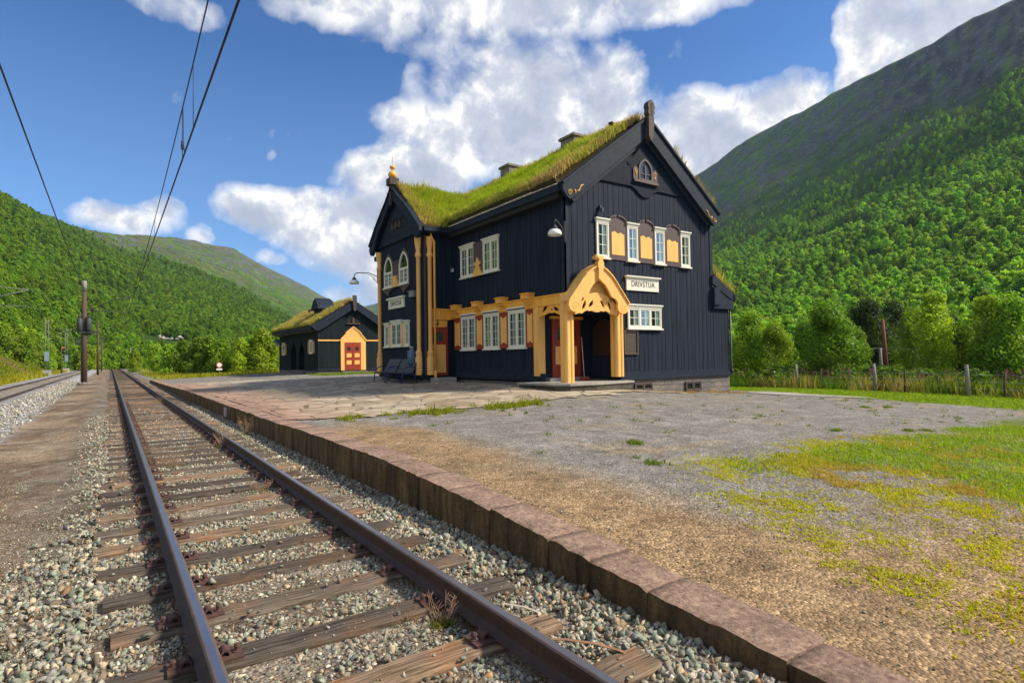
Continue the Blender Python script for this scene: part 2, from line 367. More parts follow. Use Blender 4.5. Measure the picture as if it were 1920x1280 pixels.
def build_ground():
    xs = np.r_[-np.geomspace(6, 700, 46)[::-1][:-1], np.arange(-6, 2.95, .16), [2.98, 3.12, 3.16], np.arange(3.3, 17, .14), np.arange(17, 36, .5), np.geomspace(36, 900, 44)]
    ys = np.r_[-np.geomspace(2, 300, 26)[::-1][:-1], np.arange(-2, 18, .14), np.arange(18, 62, .45), np.geomspace(62, 1500, 70)]
    X, Y = np.meshgrid(xs, ys); Z = gz(X, Y)
    near = (np.abs(Y) < 90)
    Z = Z + near*(fbm(X*1.3, Y*1.3, 3)-.5)*.035*(1-sstep(12.2, 12.7, X)*sstep(15, 15.2, Y)) + near*(fbm(X*6, Y*6, 5)-.5)*.015
    xt = X - trackx(Y)
    # albedo of the loose ground, mixed from what lies there
    def mixc(c, d, w): return c*(1-w[..., None]) + np.array(d)*w[..., None]
    n1 = fbm(X*.6, Y*.6, 21); n2 = fbm(X*2.2, Y*2.2, 31); n3 = fbm(X*.9+9, Y*.35, 41); n4 = fbm(X*5, Y*5, 51)
    C = np.ones(X.shape+(3,))*np.array((.205, .190, .168))                      # grey gravel yard
    C = mixc(C, (.31, .29, .265), sstep(.5, .75, n2)*.5)
    edge = 4.45 + .35*np.sin(Y*.9) + (n3-.5)*2.4 + np.clip(2.2-Y*.35, 0, 1.6)*1.2
    sand = (1-sstep(-.9, .5, xt-edge))*(1-sstep(10.5, 13.5, Y))
    C = mixc(C, (.295, .195, .102), sand*.92)
    C = mixc(C, (.14, .088, .047), sand*sstep(.56, .75, n2)*.65)
    nearr = sstep(4.2, 1.5, Y)*sstep(3.3, 5, X)
    C = mixc(C, (.22, .16, .095), nearr*(1-sand)*.7)
    rg = sstep(0, 1, (X-5.6)/2.5)*sstep(5.4, 4.2, Y+(n1-.5)*2.2)*sstep(12, 4, np.abs(Y-2)+0*X)
    C = mixc(C, (.17, .15, .035), rg*sstep(.36, .6, n2)*.75)
    lush = sstep(7.6, 9.6, X+(n1-.5)*3)*sstep(5.1, 4.3, Y+(n1-.5)*1.6)*sstep(1.2, 2.2, Y+(n1-.5))
    C = mixc(C, (.10, .155, .02), lush*.8)
    C = mixc(C, (.30, .22, .13), sstep(.62, .78, fbm(X*.5, Y*1.6, 77))*(1-sand)*(X > 6)*.6)
    lawn = sstep(-.4, .4, X - (24.4 + (Y < 12)*(12-Y)*-.12 + (n2-.5)*1.6))*(Y > -30)*(Y < 60)
    lawn = np.maximum(lawn, sstep(30.5, 34, Y+(n1-.5)*3)*sstep(21.0, 23, X))
    C = mixc(C, (.13, .17, .022), lawn)
    C = mixc(C, (.06, .085, .02), sstep(30.5, 32, X)*sstep(-60, -20, Y))
    # rail bed
    bed = 1-sstep(3.05, 3.15, xt)
    B = np.ones(X.shape+(3,))*np.array((.21, .175, .135))
    B = mixc(B, (.10, .065, .04), sstep(.42, .62, n2)*.7)
    path = (1-sstep(-1.1, -.4, xt))
    P_ = np.ones(X.shape+(3,))*np.array((.27, .20, .13)); P_ = mixc(P_, (.125, .085, .055), sstep(.40, .62, n1)*.8); P_ = mixc(P_, (.30, .27, .22), sstep(.55, .7, n4)*.5)
    B = mixc(B, (0, 0, 0), path) + P_*path[..., None]
    shoulder = (1-sstep(-2.5, -1.9, xt+(n2-.5)*.8))
    B = mixc(B, (.30, .30, .31), shoulder)
    B = mixc(B, (.26, .22, .17), shoulder*sstep(-3.9, -4.2, xt)*sstep(-5.5, -5.1, xt))
    bankg = (1-sstep(-7.3, -6.7, xt+(n2-.5)*.5))
    B = mixc(B, (.20, .205, .035), bankg); B = mixc(B, (.24, .18, .07), bankg*sstep(.5, .68, n1)*.7); B = mixc(B, (.09, .14, .02), bankg*sstep(.55, .7, fbm(X*.3, Y*.3, 8))*.7)
    C = C*(1-bed[..., None]) + B*bed[..., None]
    fary = sstep(60, 66, Y)*(1-bed)
    C = mixc(C, (.19, .20, .03), fary*sstep(.4, 1.2, xt-4.2))
    C = mixc(C, (.17, .19, .03), (1-sstep(6, 7, np.abs(xt)))*0 + sstep(200, 300, Y)*sstep(4, 6, np.abs(xt+2)))
    F = []
    ny, nx = X.shape; idx = np.arange(nx*ny).reshape(ny, nx)
    F = np.stack([idx[:-1, :-1], idx[:-1, 1:], idx[1:, 1:], idx[1:, :-1]], -1).reshape(-1, 4)
    m = bpy.data.materials.new('loose gravel and earth'); m.use_nodes = True; g = NT(m.node_tree); b = g.nodes['Principled BSDF']
    b.inputs['Roughness'].default_value = .95; b.inputs['Specular IOR Level'].default_value = .15
    a = g.n('ShaderNodeAttribute', attribute_name='col'); tc = g.n('ShaderNodeTexCoord'); v = tc.outputs['Object']
    vo = g.n('ShaderNodeTexVoronoi', feature='F1'); g.link(v, vo.inputs['Vector']); vo.inputs['Scale'].default_value = 42
    sp = g.n('ShaderNodeSeparateColor'); g.link(vo.outputs['Color'], sp.inputs[0])
    k1 = g.ramp(sp.outputs[0], [(0, .50), (.45, .92), (.85, 1.2), (1, 1.75)])
    nn = g.noise(v, 3.0, 8, .68); k2 = g.ramp(nn, [(.3, .62), (.5, 1.0), (.7, 1.32)])
    fine = g.noise(v, 95, 3, .7); k3 = g.ramp(fine, [(.3, .55), (.5, 1.0), (.7, 1.5)])
    c = g.mix(1, a.outputs['Color'], k1, 'MULTIPLY'); c = g.mix(1, c, k2, 'MULTIPLY'); c = g.mix(1, c, k3, 'MULTIPLY')
    g.link(c, b.inputs['Base Color'])
    bp = g.n('ShaderNodeBump'); bp.inputs['Strength'].default_value = .8; bp.inputs['Distance'].default_value = .02
    hh = g.m('ADD', g.m('MULTIPLY', vo.outputs['Distance'], -1.0), g.m('MULTIPLY', nn, 1.2)); g.link(hh, bp.inputs['Height']); g.link(bp.outputs[0], b.inputs['Normal'])
    tag(np_obj('ground', np.c_[X.ravel(), Y.ravel(), Z.ravel()], F, m, smooth=True, col=np.clip(C.reshape(-1, 3), .01, .8)), 'gravel and earth yard with the rail bed beside it', kind='structure')
build_ground()

# natural stone paving: one sheet following the yard, joints in the material
def build_paving():
    xs = np.arange(3.36, 18.2, .14); ys = np.arange(11.6, 50.5, .2); X, Y = np.meshgrid(xs, ys)
    lim = np.interp(X, [3.3, 4.5, 6, 8, 9.5, 12, 16, 18], [13.6, 13.0, 13.0, 12.9, 13.0, 13.35, 13.45, 14.2]) + (fbm(X*1.6, Y*1.6, 4)-.5)*1.5
    back = np.interp(X, [3.3, 6, 9, 12, 18], [46, 44, 40, 33, 31]) + (fbm(X*.5, Y*.5, 6)-.5)*2
    keep = (Y > lim) & (Y < back) & ~((X > 12.7) & (Y > 15.2)) & ~((X > 11.2) & (Y > 23.1) & (Y < 27.6))
    keep &= ~((X > 15.2+(fbm(X, Y, 9)-.5)) & (Y < 13.2))
    Z = gz(X, Y) + .025 + (fbm(X*1.3, Y*1.3, 3)-.5)*.035
    ny, nx = X.shape; idx = np.arange(nx*ny).reshape(ny, nx)
    k = keep[:-1, :-1] & keep[1:, 1:] & keep[:-1, 1:] & keep[1:, :-1]
    F = np.stack([idx[:-1, :-1], idx[:-1, 1:], idx[1:, 1:], idx[1:, :-1]], -1)[k]
    used = np.unique(F); remap = np.zeros(nx*ny, int); remap[used] = np.arange(len(used))
    V = np.c_[X.ravel(), Y.ravel(), Z.ravel()][used]
    m = bpy.data.materials.new('slate crazy paving'); m.use_nodes = True; g = NT(m.node_tree); b = g.nodes['Principled BSDF']; b.inputs['Roughness'].default_value = .85
    b.inputs['Specular IOR Level'].default_value = .2
    tc = g.n('ShaderNodeTexCoord'); v = tc.outputs['Object']
    nz = g.n('ShaderNodeTexNoise'); g.link(v, nz.inputs['Vector']); nz.inputs['Scale'].default_value = 1.3; nz.inputs['Detail'].default_value = 3
    wv = g.mix(.12, v, nz.outputs['Color'])
    pv = g.vmap(wv, (1, 1, 0))
    e = g.n('ShaderNodeTexVoronoi', feature='DISTANCE_TO_EDGE'); g.link(pv, e.inputs['Vector']); e.inputs['Scale'].default_value = 1.35
    f = g.n('ShaderNodeTexVoronoi', feature='F1'); g.link(pv, f.inputs['Vector']); f.inputs['Scale'].default_value = 1.35
    sp = g.n('ShaderNodeSeparateColor'); g.link(f.outputs['Color'], sp.inputs[0])
    stone = g.ramp(sp.outputs[0], [(0, (.27, .205, .14)), (.35, (.36, .295, .21)), (.65, (.44, .37, .265)), (1, (.32, .265, .20))])
    sx = g.n('ShaderNodeSeparateXYZ'); g.link(v, sx.inputs[0])
    pink = g.ramp(g.m('ADD', g.m('MULTIPLY', sx.outputs[0], .2), g.m('MULTIPLY', nz.outputs['Fac'], .6)), [(.95, .85), (1.0, .8), (1.55/1.55, .0)])
    nearc = g.m('SUBTRACT', 1.0, g.m('MULTIPLY', g.m('SUBTRACT', sx.outputs[0], 3.4), .42), clamp=True)
    stone = g.mix(g.m('MULTIPLY', nearc, .8), stone, (.33, .185, .135))
    n1 = g.noise(v, 2.2, 7, .65); stone = g.mix(1, stone, g.ramp(n1, [(.3, .62), (.5, 1.0), (.72, 1.3)]), 'MULTIPLY')
    wj = g.m('MULTIPLY', g.noise(v, 1.1, 3, .6), .05)
    joint = g.ramp(g.m('SUBTRACT', e.outputs['Distance'], wj), [(0, 1.0), (.008, 0.0)])
    soil = g.ramp(g.noise(v, .8, 3), [(.35, (.055, .045, .03)), (.6, (.10, .08, .04)), (.75, (.12, .13, .03))])
    g.link(g.mix(g.m('MULTIPLY', joint, .75), stone, soil), b.inputs['Base Color'])
    bp = g.n('ShaderNodeBump'); bp.inputs['Strength'].default_value = .6; bp.inputs['Distance'].default_value = .02
    g.link(g.m('ADD', g.m('MULTIPLY', joint, -1.0), g.m('MULTIPLY', n1, .5)), bp.inputs['Height']); g.link(bp.outputs[0], b.inputs['Normal'])
    tag(np_obj('pavement', V, remap[F], m, smooth=True), 'irregular stone paving in front of the station', kind='structure')
build_paving()

# pale concrete path at the right end of the house
def build_path():
    P = [(21.7, 15.2), (21.7, 13.2), (24.6, 10.6), (25.2, 11.2), (25.0, 15.2)]
    V = [(x, y, float(gz(x, y))+.03) for x, y in P]; V2 = [(x, y, z-.2) for x, y, z in V]; b = MB(); n = len(P)
    b.add(V+V2, [tuple(range(n)), tuple(range(n, 2*n))[::-1]] + [(i, n+i, n+(i+1) % n, (i+1) % n) for i in range(n)])
    tag(b.build('path', SLAB), 'pale concrete path at the end of the house', kind='structure')
build_path()

# ------------------------------------------------------------------ mountains
class Hill:
    def __init__(s, az, el, D, d0, p, amp, seed, tl):
        s.az = az; s.el = el; s.D = D; s.d0 = d0; s.p = p; s.amp = amp; s.seed = seed; s.tl = tl
    def at(s, a, d):
        """height of the slope at azimuth a (deg) and distance d"""
        D = np.interp(a, s.az, s.D); d0 = np.interp(a, s.az, s.d0); H = D*np.tan(np.radians(np.interp(a, s.az, s.el))) + EYE + 1
        t = (d-d0)/(D-d0); tt = np.clip(t, 0, 1)
        z = H*tt**s.p
        x = d*np.sin(np.radians(a)); y = d*np.cos(np.radians(a))
        w = np.clip(tt*2.2, 0, 1)
        z = z + (fbm(x/130, y/130, s.seed, 5)-.5)*s.amp*w*(1-.55*sstep(.75, 1, tt)) + (fbm(x/30, y/30, s.seed+3, 3)-.5)*s.amp*.16*w
        z = np.where(t > 1, z - H*.9*(t-1), z)
        return z - 1.0*(1-np.clip(tt*12, 0, 1)), t, x, y
    def treeline(s, a, x, y): return np.interp(a, s.az, s.tl) + (fbm(x/90, y/90, s.seed+9, 4)-.5)*.30
RH = Hill([18, 21.2, 30, 40, 49.7, 52.7, 56.9, 61.3, 65.5, 69.3, 72.8, 75.7, 77.8, 90, 125],
          [4.6, 5.2, 8.5, 12, 14.9, 16.5, 18.7, 20.3, 21.9, 23.0, 24.0, 24.6, 24.9, 26, 24],
          [3800, 3500, 2700, 2000, 1550, 1450, 1300, 1200, 1100, 1020, 960, 910, 880, 800, 800],
          [330, 300, 230, 165, 125, 118, 110, 102, 96, 92, 88, 86, 84, 78, 70], 1.7, 34, 5, [.7, .7, .7, .72, .66, .66, .66, .66, .68, .70, .72, .75, .77, .8, .8])
LH = Hill([-70, -40, -20, -11, -6.8, -4.6, -2.7, -.3, 3, 5.8, 9.1, 10.9, 13.1, 15, 16.6, 18.8, 21.2, 24.2, 28],
          [20, 18, 15.5, 14, 12.24, 11.48, 10.77, 10.42, 10.54, 10.34, 9.84, 8.82, 7.82, 6.91, 5.96, 4.84, 3.7, 2.4, 1.5],
          [400, 430, 500, 580, 680, 780, 880, 1050, 1350, 1600, 1850, 2000, 2200, 2400, 2550, 2750, 3100, 3500, 4000],
          [34, 40, 55, 85, 120, 140, 160, 185, 215, 220, 225, 230, 240, 250, 260, 270, 290, 320, 350], 1.35, 26, 19,
          [1.1, 1.1, 1.1, 1.1, 1.1, 1.08, 1.02, .90, .72, .60, .46, .42, .38, .34, .32, .30, .30, .3, .3])
def build_hill(h, a0, a1, na, name, label):
    A = np.linspace(a0, a1, na); T = np.r_[np.linspace(-.02, .2, 30)[:-1], np.linspace(.2, 1.0, 90), [1.02, 1.06, 1.15, 1.3]]
    A2, T2 = np.meshgrid(A, T); D = np.interp(A2, h.az, h.D); d0 = np.interp(A2, h.az, h.d0); d = d0 + (D-d0)*T2
    z, t, x, y = h.at(A2, d)
    tl = h.treeline(A2, x, y)
    forest = 1-sstep(-.16, .12, t-tl)
    C = np.ones(x.shape+(3,))*np.array((.082, .150, .020))
    k = lambda c, dd, w: c*(1-w[..., None]) + np.array(dd)*w[..., None]
    C = k(C, (.105, .12, .04), sstep(.47, .62, fbm(x/70, y/70, 3, 5))*.9)
    if h is LH: C = k(C, (.105, .095, .050), .65*sstep(3, 8, A2)*sstep(.7, .95, t))
    C = k(C, (.060, .115, .018), sstep(.48, .66, fbm(x/50, y/50, 13, 5))*.8)
    along = A2*9; rock = sstep(.585, .67, fbm(d/26+along*.25, along*.55, 23, 5)+.20*(sstep(.45, .8, t)-.5)+.10*sstep(62, 72, A2))
    C = k(C, (.095, .093, .105), rock*.92); C = k(C, (.040, .040, .050), sstep(63, 70, A2)*sstep(.52, .66, fbm(d/40+along*.15, along*.35, 91, 5)+.22*(t-.55)))  # upper right rock: dark crags, plus cloud shadow put into the colour
    C = k(C, (.15, .145, .14), rock*sstep(.60, .74, fbm(d/9+along*.3, along*.9, 53, 4))*.8)
    C = k(C, (.045, .092, .010), forest)
    ny, nx = x.shape; idx = np.arange(nx*ny).reshape(ny, nx)
    F = np.stack([idx[:-1, :-1], idx[:-1, 1:], idx[1:, 1:], idx[1:, :-1]], -1).reshape(-1, 4)
    if 'mountain slope' not in MATS:
        m = bpy.data.materials.new('mountain slope'); m.use_nodes = True; g = NT(m.node_tree); b = g.nodes['Principled BSDF']
        b.inputs['Roughness'].default_value = .95; b.inputs['Specular IOR Level'].default_value = .1
        a = g.n('ShaderNodeAttribute', attribute_name='col'); tc = g.n('ShaderNodeTexCoord'); v = tc.outputs['Object']
        n = g.noise(v, .045, 9, .7); n2 = g.noise(v, .22, 6, .7)
        c = g.mix(1, a.outputs['Color'], g.ramp(n, [(.3, .5), (.5, 1.0), (.7, 1.55)]), 'MULTIPLY')
        c = g.mix(1, c, g.ramp(n2, [(.3, .6), (.5, 1.0), (.7, 1.4)]), 'MULTIPLY'); g.link(c, b.inputs['Base Color'])
        bp = g.n('ShaderNodeBump'); bp.inputs['Strength'].default_value = 1.0; bp.inputs['Distance'].default_value = 9.0
        g.link(n, bp.inputs['Height']); g.link(bp.outputs[0], b.inputs['Normal']); MATS['mountain slope'] = m
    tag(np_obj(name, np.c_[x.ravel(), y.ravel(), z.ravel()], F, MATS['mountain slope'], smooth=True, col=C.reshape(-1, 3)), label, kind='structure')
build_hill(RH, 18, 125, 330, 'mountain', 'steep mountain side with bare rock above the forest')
build_hill(LH, -70, 28, 300, 'hills', 'long green valley side with bare tops')

# ------------------------------------------------------------------ foliage
def crown_arrays(rng, h, w, n, leaf, base=.22, blobs=16, shade=((.030, .070, .012), (.075, .125, .020)), top=1.0, round_=False):
    """leaf-sized faces spread through the volume of a lumpy crown: returns V, F, C"""
    cs = []
    for k in range(blobs):
        f = base + (1-base)*(k+.5)/blobs
        prof = math.sin(math.pi*min(1, ((f-base)/(1-base))**.75*.86+.12))
        rr = w*.5*prof; a = rng.uniform(0, 2*math.pi); q = rng.uniform(.15, .72)
        r = w*rng.uniform(.15, .27)*(1.0 if f < .8 else .75)
        cs.append((rr*q*math.cos(a), rr*q*math.sin(a), h*f - (r*.5 if f > .85 else 0), r, r*rng.uniform(.65, 1.05)))
    cs = np.array(cs); ci = rng.integers(0, blobs, n); c = cs[ci]
    d = rng.normal(size=(n, 3)); d /= np.linalg.norm(d, axis=1)[:, None]
    rad = rng.uniform(.55, 1.08, n)[:, None]
    p = c[:, :3] + d*np.c_[c[:, 3], c[:, 3], c[:, 4]]*rad
    nrm = d*.75 + rng.normal(size=(n, 3))*.55 + np.array([0, 0, .25]); nrm /= np.linalg.norm(nrm, axis=1)[:, None]
    t = np.cross(nrm, rng.normal(size=(n, 3))); t /= np.linalg.norm(t, axis=1)[:, None]; b = np.cross(nrm, t)
    s = leaf*rng.uniform(.6, 1.35, n)[:, None]
    V = np.stack([p-t*s*.5-b*s*.32, p+t*s*.5-b*s*.42, p+t*s*.42+b*s*.40, p-t*s*.36+b*s*.45], 1).reshape(-1, 3)
    F = np.arange(n*4).reshape(-1, 4)
    m = rng.uniform(0, 1, n)[:, None]*.6 + rng.uniform(0, 1, blobs)[ci][:, None]*.4
    C = np.array(shade[0])*(1-m) + np.array(shade[1])*m
    return V, F, np.repeat(C, 4, 0)
def trunk_mb(rng, h, w, base, r):
    b = MB(); top = Vector((rng.uniform(-.3, .3)*w*.2, rng.uniform(-.3, .3)*w*.2, h*.82))
    b.tube([(0, 0, -.4), (rng.uniform(-.05, .05), rng.uniform(-.05, .05), h*base), tuple(top*.6+Vector((0, 0, h*.1))), tuple(top)], [r*1.25, r*.9, r*.5, r*.14], 7)
    for k in range(6):
        f = base*.9 + k*.1; a = rng.uniform(0, 6.28); L = w*.36
        p = Vector((0, 0, h*f)); q = p + Vector((math.cos(a)*L, math.sin(a)*L, h*.16))
        b.tube([tuple(p), tuple((p+q)/2+Vector((0, 0, -.03*h))), tuple(q)], [r*.42, r*.28, r*.09], 5)
    return b

def gn_scatter(name, pts, idx, rz, sc, protos, label):
    """uncountable far-off mass as ONE object: points carrying tree shapes"""
    me = bpy.data.meshes.new(name); me.vertices.add(len(pts)); me.vertices.foreach_set('co', np.asarray(pts, np.float32).ravel())
    a = me.attributes.new('idx', 'INT', 'POINT'); a.data.foreach_set('value', np.asarray(idx, np.int32))
    a = me.attributes.new('rz', 'FLOAT', 'POINT'); a.data.foreach_set('value', np.asarray(rz, np.float32))
    a = me.attributes.new('sc', 'FLOAT', 'POINT'); a.data.foreach_set('value', np.asarray(sc, np.float32))
    me.update(); o = bpy.data.objects.new(name, me); COL.objects.link(o); tag(o, label, kind='stuff')
    coll = bpy.data.collections.new(name+' shapes')
    for k, p in enumerate(protos): COL.objects.unlink(p) if p.name in COL.objects else None; p.name = '%s_shape_%02d' % (name, k); coll.objects.link(p)
    ng = bpy.data.node_groups.new(name+' scatter', 'GeometryNodeTree'); g = NT(ng)
    ng.interface.new_socket('Geometry', in_out='INPUT', socket_type='NodeSocketGeometry'); ng.interface.new_socket('Geometry', in_out='OUTPUT', socket_type='NodeSocketGeometry')
    gi = g.n('NodeGroupInput'); go = g.n('NodeGroupOutput'); ci = g.n('GeometryNodeCollectionInfo'); ip = g.n('GeometryNodeInstanceOnPoints')
    ci.inputs['Collection'].default_value = coll; ci.inputs['Separate Children'].default_value = True; ci.inputs['Reset Children'].default_value = True
    def na(nm, ty):
        nd = g.n('GeometryNodeInputNamedAttribute', data_type=ty); nd.inputs['Name'].default_value = nm
        return [s for s in nd.outputs if s.enabled and s.name == 'Attribute'][0]
    cx = g.n('ShaderNodeCombineXYZ'); g.link(na('rz', 'FLOAT'), cx.inputs[2])
    e2r = g.n('FunctionNodeEulerToRotation'); g.link(cx.outputs[0], e2r.inputs[0])
    g.link(gi.outputs[0], ip.inputs['Points']); g.link(ci.outputs[0], ip.inputs['Instance']); ip.inputs['Pick Instance'].default_value = True
    g.link(na('idx', 'INT'), ip.inputs['Instance Index']); g.link(e2r.outputs[0], ip.inputs['Rotation']); g.link(na('sc', 'FLOAT'), ip.inputs['Scale'])
    g.link(ip.outputs[0], go.inputs[0])
    md = o.modifiers.new('scatter', 'NODES'); md.node_group = ng
    return o
def forest(h, name, label, bands, seed, a0, a1, gain=1.0):
    rng = np.random.default_rng(seed)
    protos = []
    shades = [((.070, .180, .010), (.20, .34, .018)), ((.090, .20, .010), (.26, .38, .020)), ((.050, .135, .012), (.150, .275, .022)), ((.105, .215, .010), (.30, .41, .020))]
    shades = [tuple(tuple(c*gain for c in q) for q in p) for p in shades]
    for k in range(6):                                    # nearer, fuller trees
        V, F, C = crown_arrays(rng, 7.5, [5.6, 5.0, 6.4, 4.4, 5.4, 6.0][k], 1050, .44, .12, 18, shades[k % 4])
        protos.append(np_obj('shape', V, F, LEAF, col=C))
    for k in range(4):                                    # far trees: fewer, larger leaf clumps
        V, F, C = crown_arrays(rng, 8, 6.4, 420, .72, .1, 12, shades[k])
        protos.append(np_obj('shape', V, F, LEAF, col=C))
    pts = []; idx = []; sc = []
    for (da, db, n, lo, s0, s1) in bands:
        a = rng.uniform(a0, a1, n); d = np.sqrt(rng.uniform(da**2, db**2, n))
        z, t, x, y = h.at(a, d); tl = h.treeline(a, x, y)
        shrub = (t >= tl) & (rng.uniform(0, 1, n) < .55*np.clip(1-(t-tl)/.5, 0, 1)); keep = (t > .004) & ((t < tl+rng.normal(size=n)*.03) | shrub) & (t < .985)
        if h is LH: keep &= ~((a > 1.9) & (a < 7.4) & (d > 262) & (d < 345))
        keep &= fbm(x/22, y/22, 77, 3) > .26
        thin = sstep(-.26, .02, t-tl); keep &= (rng.uniform(0, 1, n) > thin*.75) | shrub
        x, y, z = x[keep], y[keep], z[keep]; m = len(x)
        pts.append(np.c_[x, y, z-.3]); idx.append(rng.integers(6, 10, m) if lo else rng.integers(0, 6, m))
        sc.append(rng.uniform(s0, s1, m)*(.75+.5*fbm(x/40, y/40, 5, 2))*(1-.45*thin[keep])*np.where(shrub[keep], .42, 1))
    pts = np.concatenate(pts); idx = np.concatenate(idx); sc = np.concatenate(sc)
    gn_scatter(name, pts, idx, rng.uniform(0, 6.28, len(pts)), sc, protos, label)
forest(RH, 'hillside_forest', 'dense birch forest covering the right hand mountain slope', [(90, 330, 7600, 0, .45, 1.2), (330, 700, 20000, 0, .45, 1.15), (700, 1300, 28000, 1, .5, 1.05), (1300, 2600, 9000, 1, 1.2, 1.9)], 3, 24, 112, 1.5)
forest(LH, 'valley_forest', 'dense green forest covering the left valley side', [(60, 420, 17000, 0, .45, .95), (420, 900, 36000, 1, .5, .85), (900, 2700, 80000, 1, .7, 1.2)], 5, -45, 27, 1.0)
# ------------------------------------------------------------------ railway
RAILM = None
def rail_mats():
    a = mat('brown rusted rail steel', (.062, .038, .032), .62, .3, (8, 8, 8), .2, (60, 60, 60), .4)
    b = mat('polished rail head', (.28, .28, .30), .28, .12, (40, 3, 3), metal=.85)
    b2 = mat('rail head shoulder', (.12, .085, .075), .55, .25, (8, 8, 8), metal=.1)
    return [a, b, b2]
RAILPROF = [(-.062, -.15), (.062, -.15), (.062, -.140), (.030, -.128), (.009, -.116), (.009, -.048), (.033, -.034), (.035, -.010), (.026, -.0015), (.018, 0), (-.018, 0), (-.026, -.0015), (-.035, -.010), (-.033, -.034), (-.009, -.048), (-.009, -.116), (-.030, -.128), (-.062, -.140)]
def rail(root, x0, z0, ys, name='rail', ends=True):
    n = len(RAILPROF); V = []; 
    for y in ys: V += [(x0+float(trackx(y))+u, y, z0+w) for u, w in RAILPROF]
    b = MB(); F = []; M = []
    for i in range(len(ys)-1):
        for k in range(n):
            F.append((i*n+k, i*n+(k+1) % n, (i+1)*n+(k+1) % n, (i+1)*n+k)); M.append(1 if k == 9 else (2 if k in (7, 8, 10, 11) else 0))
    b.v = V; b.f = F + [tuple(range(n))[::-1]]; b.m = M+[0]; b.sm = [False]*len(b.f)
    return b.build(name, rail_mats(), root)
YS = list(np.r_[np.arange(-3, 60, 3.0), np.arange(60, 150, 10), np.arange(150, 620, 12)])
trk = thing('railway_track', 'near railway track with rusty rails on old wooden sleepers in ballast', 'railway track')
XL, XR = .447, 1.951
rail(trk, XL, 0, YS); rail(trk, XR, 0, YS)
def sleeper_mat():
    m = bpy.data.materials.new('weathered sleeper wood'); m.use_nodes = True; g = NT(m.node_tree); b = g.nodes['Principled BSDF']; b.inputs['Roughness'].default_value = .85; b.inputs['Specular IOR Level'].default_value = .2
    tc = g.n('ShaderNodeTexCoord'); oi = g.n('ShaderNodeObjectInfo'); r = oi.outputs['Random']
    off = g.n('ShaderNodeVectorMath', operation='ADD'); g.link(tc.outputs['Object'], off.inputs[0])
    cx = g.n('ShaderNodeCombineXYZ'); g.link(g.m('MULTIPLY', r, 37.0), cx.inputs[0]); g.link(g.m('MULTIPLY', r, 11.0), cx.inputs[2]); g.link(cx.outputs[0], off.inputs[1])
    v = off.outputs[0]
    grain = g.noise(g.vmap(v, (2.2, 60, 60)), 1, 6, .65, .3); patch = g.noise(v, 2.1, 4, .6)
    base = g.ramp(grain, [(.30, (.022, .016, .012)), (.44, (.095, .072, .052)), (.60, (.19, .155, .12)), (.78, (.30, .26, .205))])
    rust = g.ramp(patch, [(.50, 0.0), (.68, .75)])
    c = g.mix(rust, base, g.mix(.5, base, (.30, .135, .045)))
    c = g.mix(1, c, g.ramp(r, [(0, (.42, .42, .45)), (.35, (.8, .8, .82)), (.7, (1.1, 1.05, 1.0)), (1, (1.6, 1.35, 1.1))]), 'MULTIPLY')
    g.link(c, b.inputs['Base Color'])
    bp = g.n('ShaderNodeBump'); bp.inputs['Strength'].default_value = .9; bp.inputs['Distance'].default_value = .012; g.link(grain, bp.inputs['Height']); g.link(bp.outputs[0], b.inputs['Normal'])
    return m
SLM = sleeper_mat(); FAST = mat('rusty fastening iron', (.085, .042, .034), .75, .35, (20, 20, 20), .4, (90, 90, 90))
def fastening(x):
    b = MB()
    b.box(x-.19, x+.19, -.075, .075, -.002, .014)
    for s in (-1, 1):
        c = x + s*.098
        P = [(c+.031*math.cos(t)*1.0, .018+.036*math.sin(t)) for t in np.linspace(-.25, math.pi+.25, 9)]; Q = [(c+(.019)*math.cos(t), .018+.023*math.sin(t)) for t in np.linspace(-.25, math.pi+.25, 9)]
        b.band(P, Q, 'y', -.038, .038, closed=False)
        b.box(c-s*.065-.016, c-s*.065+.016, -.03, .03, .012, .022)
        b.lathe([(.026, 0), (.026, .006), (.014, .008), (.014, .03), (.019, .032), (.012, .045)], (x+s*.162, 0, .013), 8, smooth=False)
    return b
def sleeper_mesh(rng):
    nx = 22; P = []; w = .118; 
    for i in range(nx+1):
        x = -1.25 + 2.5*i/nx; j = lambda a: rng.normal()*a
        P += [(x, -w+j(.004), -.16), (x, -w+j(.007)-.003, -.025+j(.004)), (x, -w+.018+j(.004), j(.003)), (x, 0+j(.004), .002+j(.004)), (x, w-.018+j(.004), j(.003)), (x, w+j(.007), -.025+j(.004)), (x, w+j(.004), -.16)]
    F = [(i*7+k, i*7+k+1, (i+1)*7+k+1, (i+1)*7+k) for i in range(nx) for k in range(6)]
    b = MB(); b.add(P, F + [tuple(range(7)), tuple(nx*7+k for k in range(7))[::-1]], 0); return b
srng = np.random.default_rng(2)
protos = [sleeper_mesh(srng).build('sleeper', SLM) for k in range(5)]
fproto = None; sy = .27; k = 0; SLY = []
for i in range(100):
    s = protos[i] if i < 5 else protos[i % 5].copy()
    if i >= 5: COL.objects.link(s)
    yy = sy + .692*i; x = 1.199 + srng.uniform(-.085, .085); SLY.append(yy)
    s.parent = trk; s.location = (x, yy + srng.uniform(-.02, .02), -.166 + srng.uniform(-.006, .006)); s.rotation_euler = (srng.uniform(-.03, .03), 0, srng.uniform(-.022, .022))
    if i < 44:
        for xo in (XL-1.199, XR-1.199):
            if fproto is None: fproto = fastening(0).build('rail_fastening', FAST); f = fproto
            else: f = fproto.copy(); COL.objects.link(f)
            f.parent = s; f.location = (xo-(x-1.199), 0, .003)
far = MB()
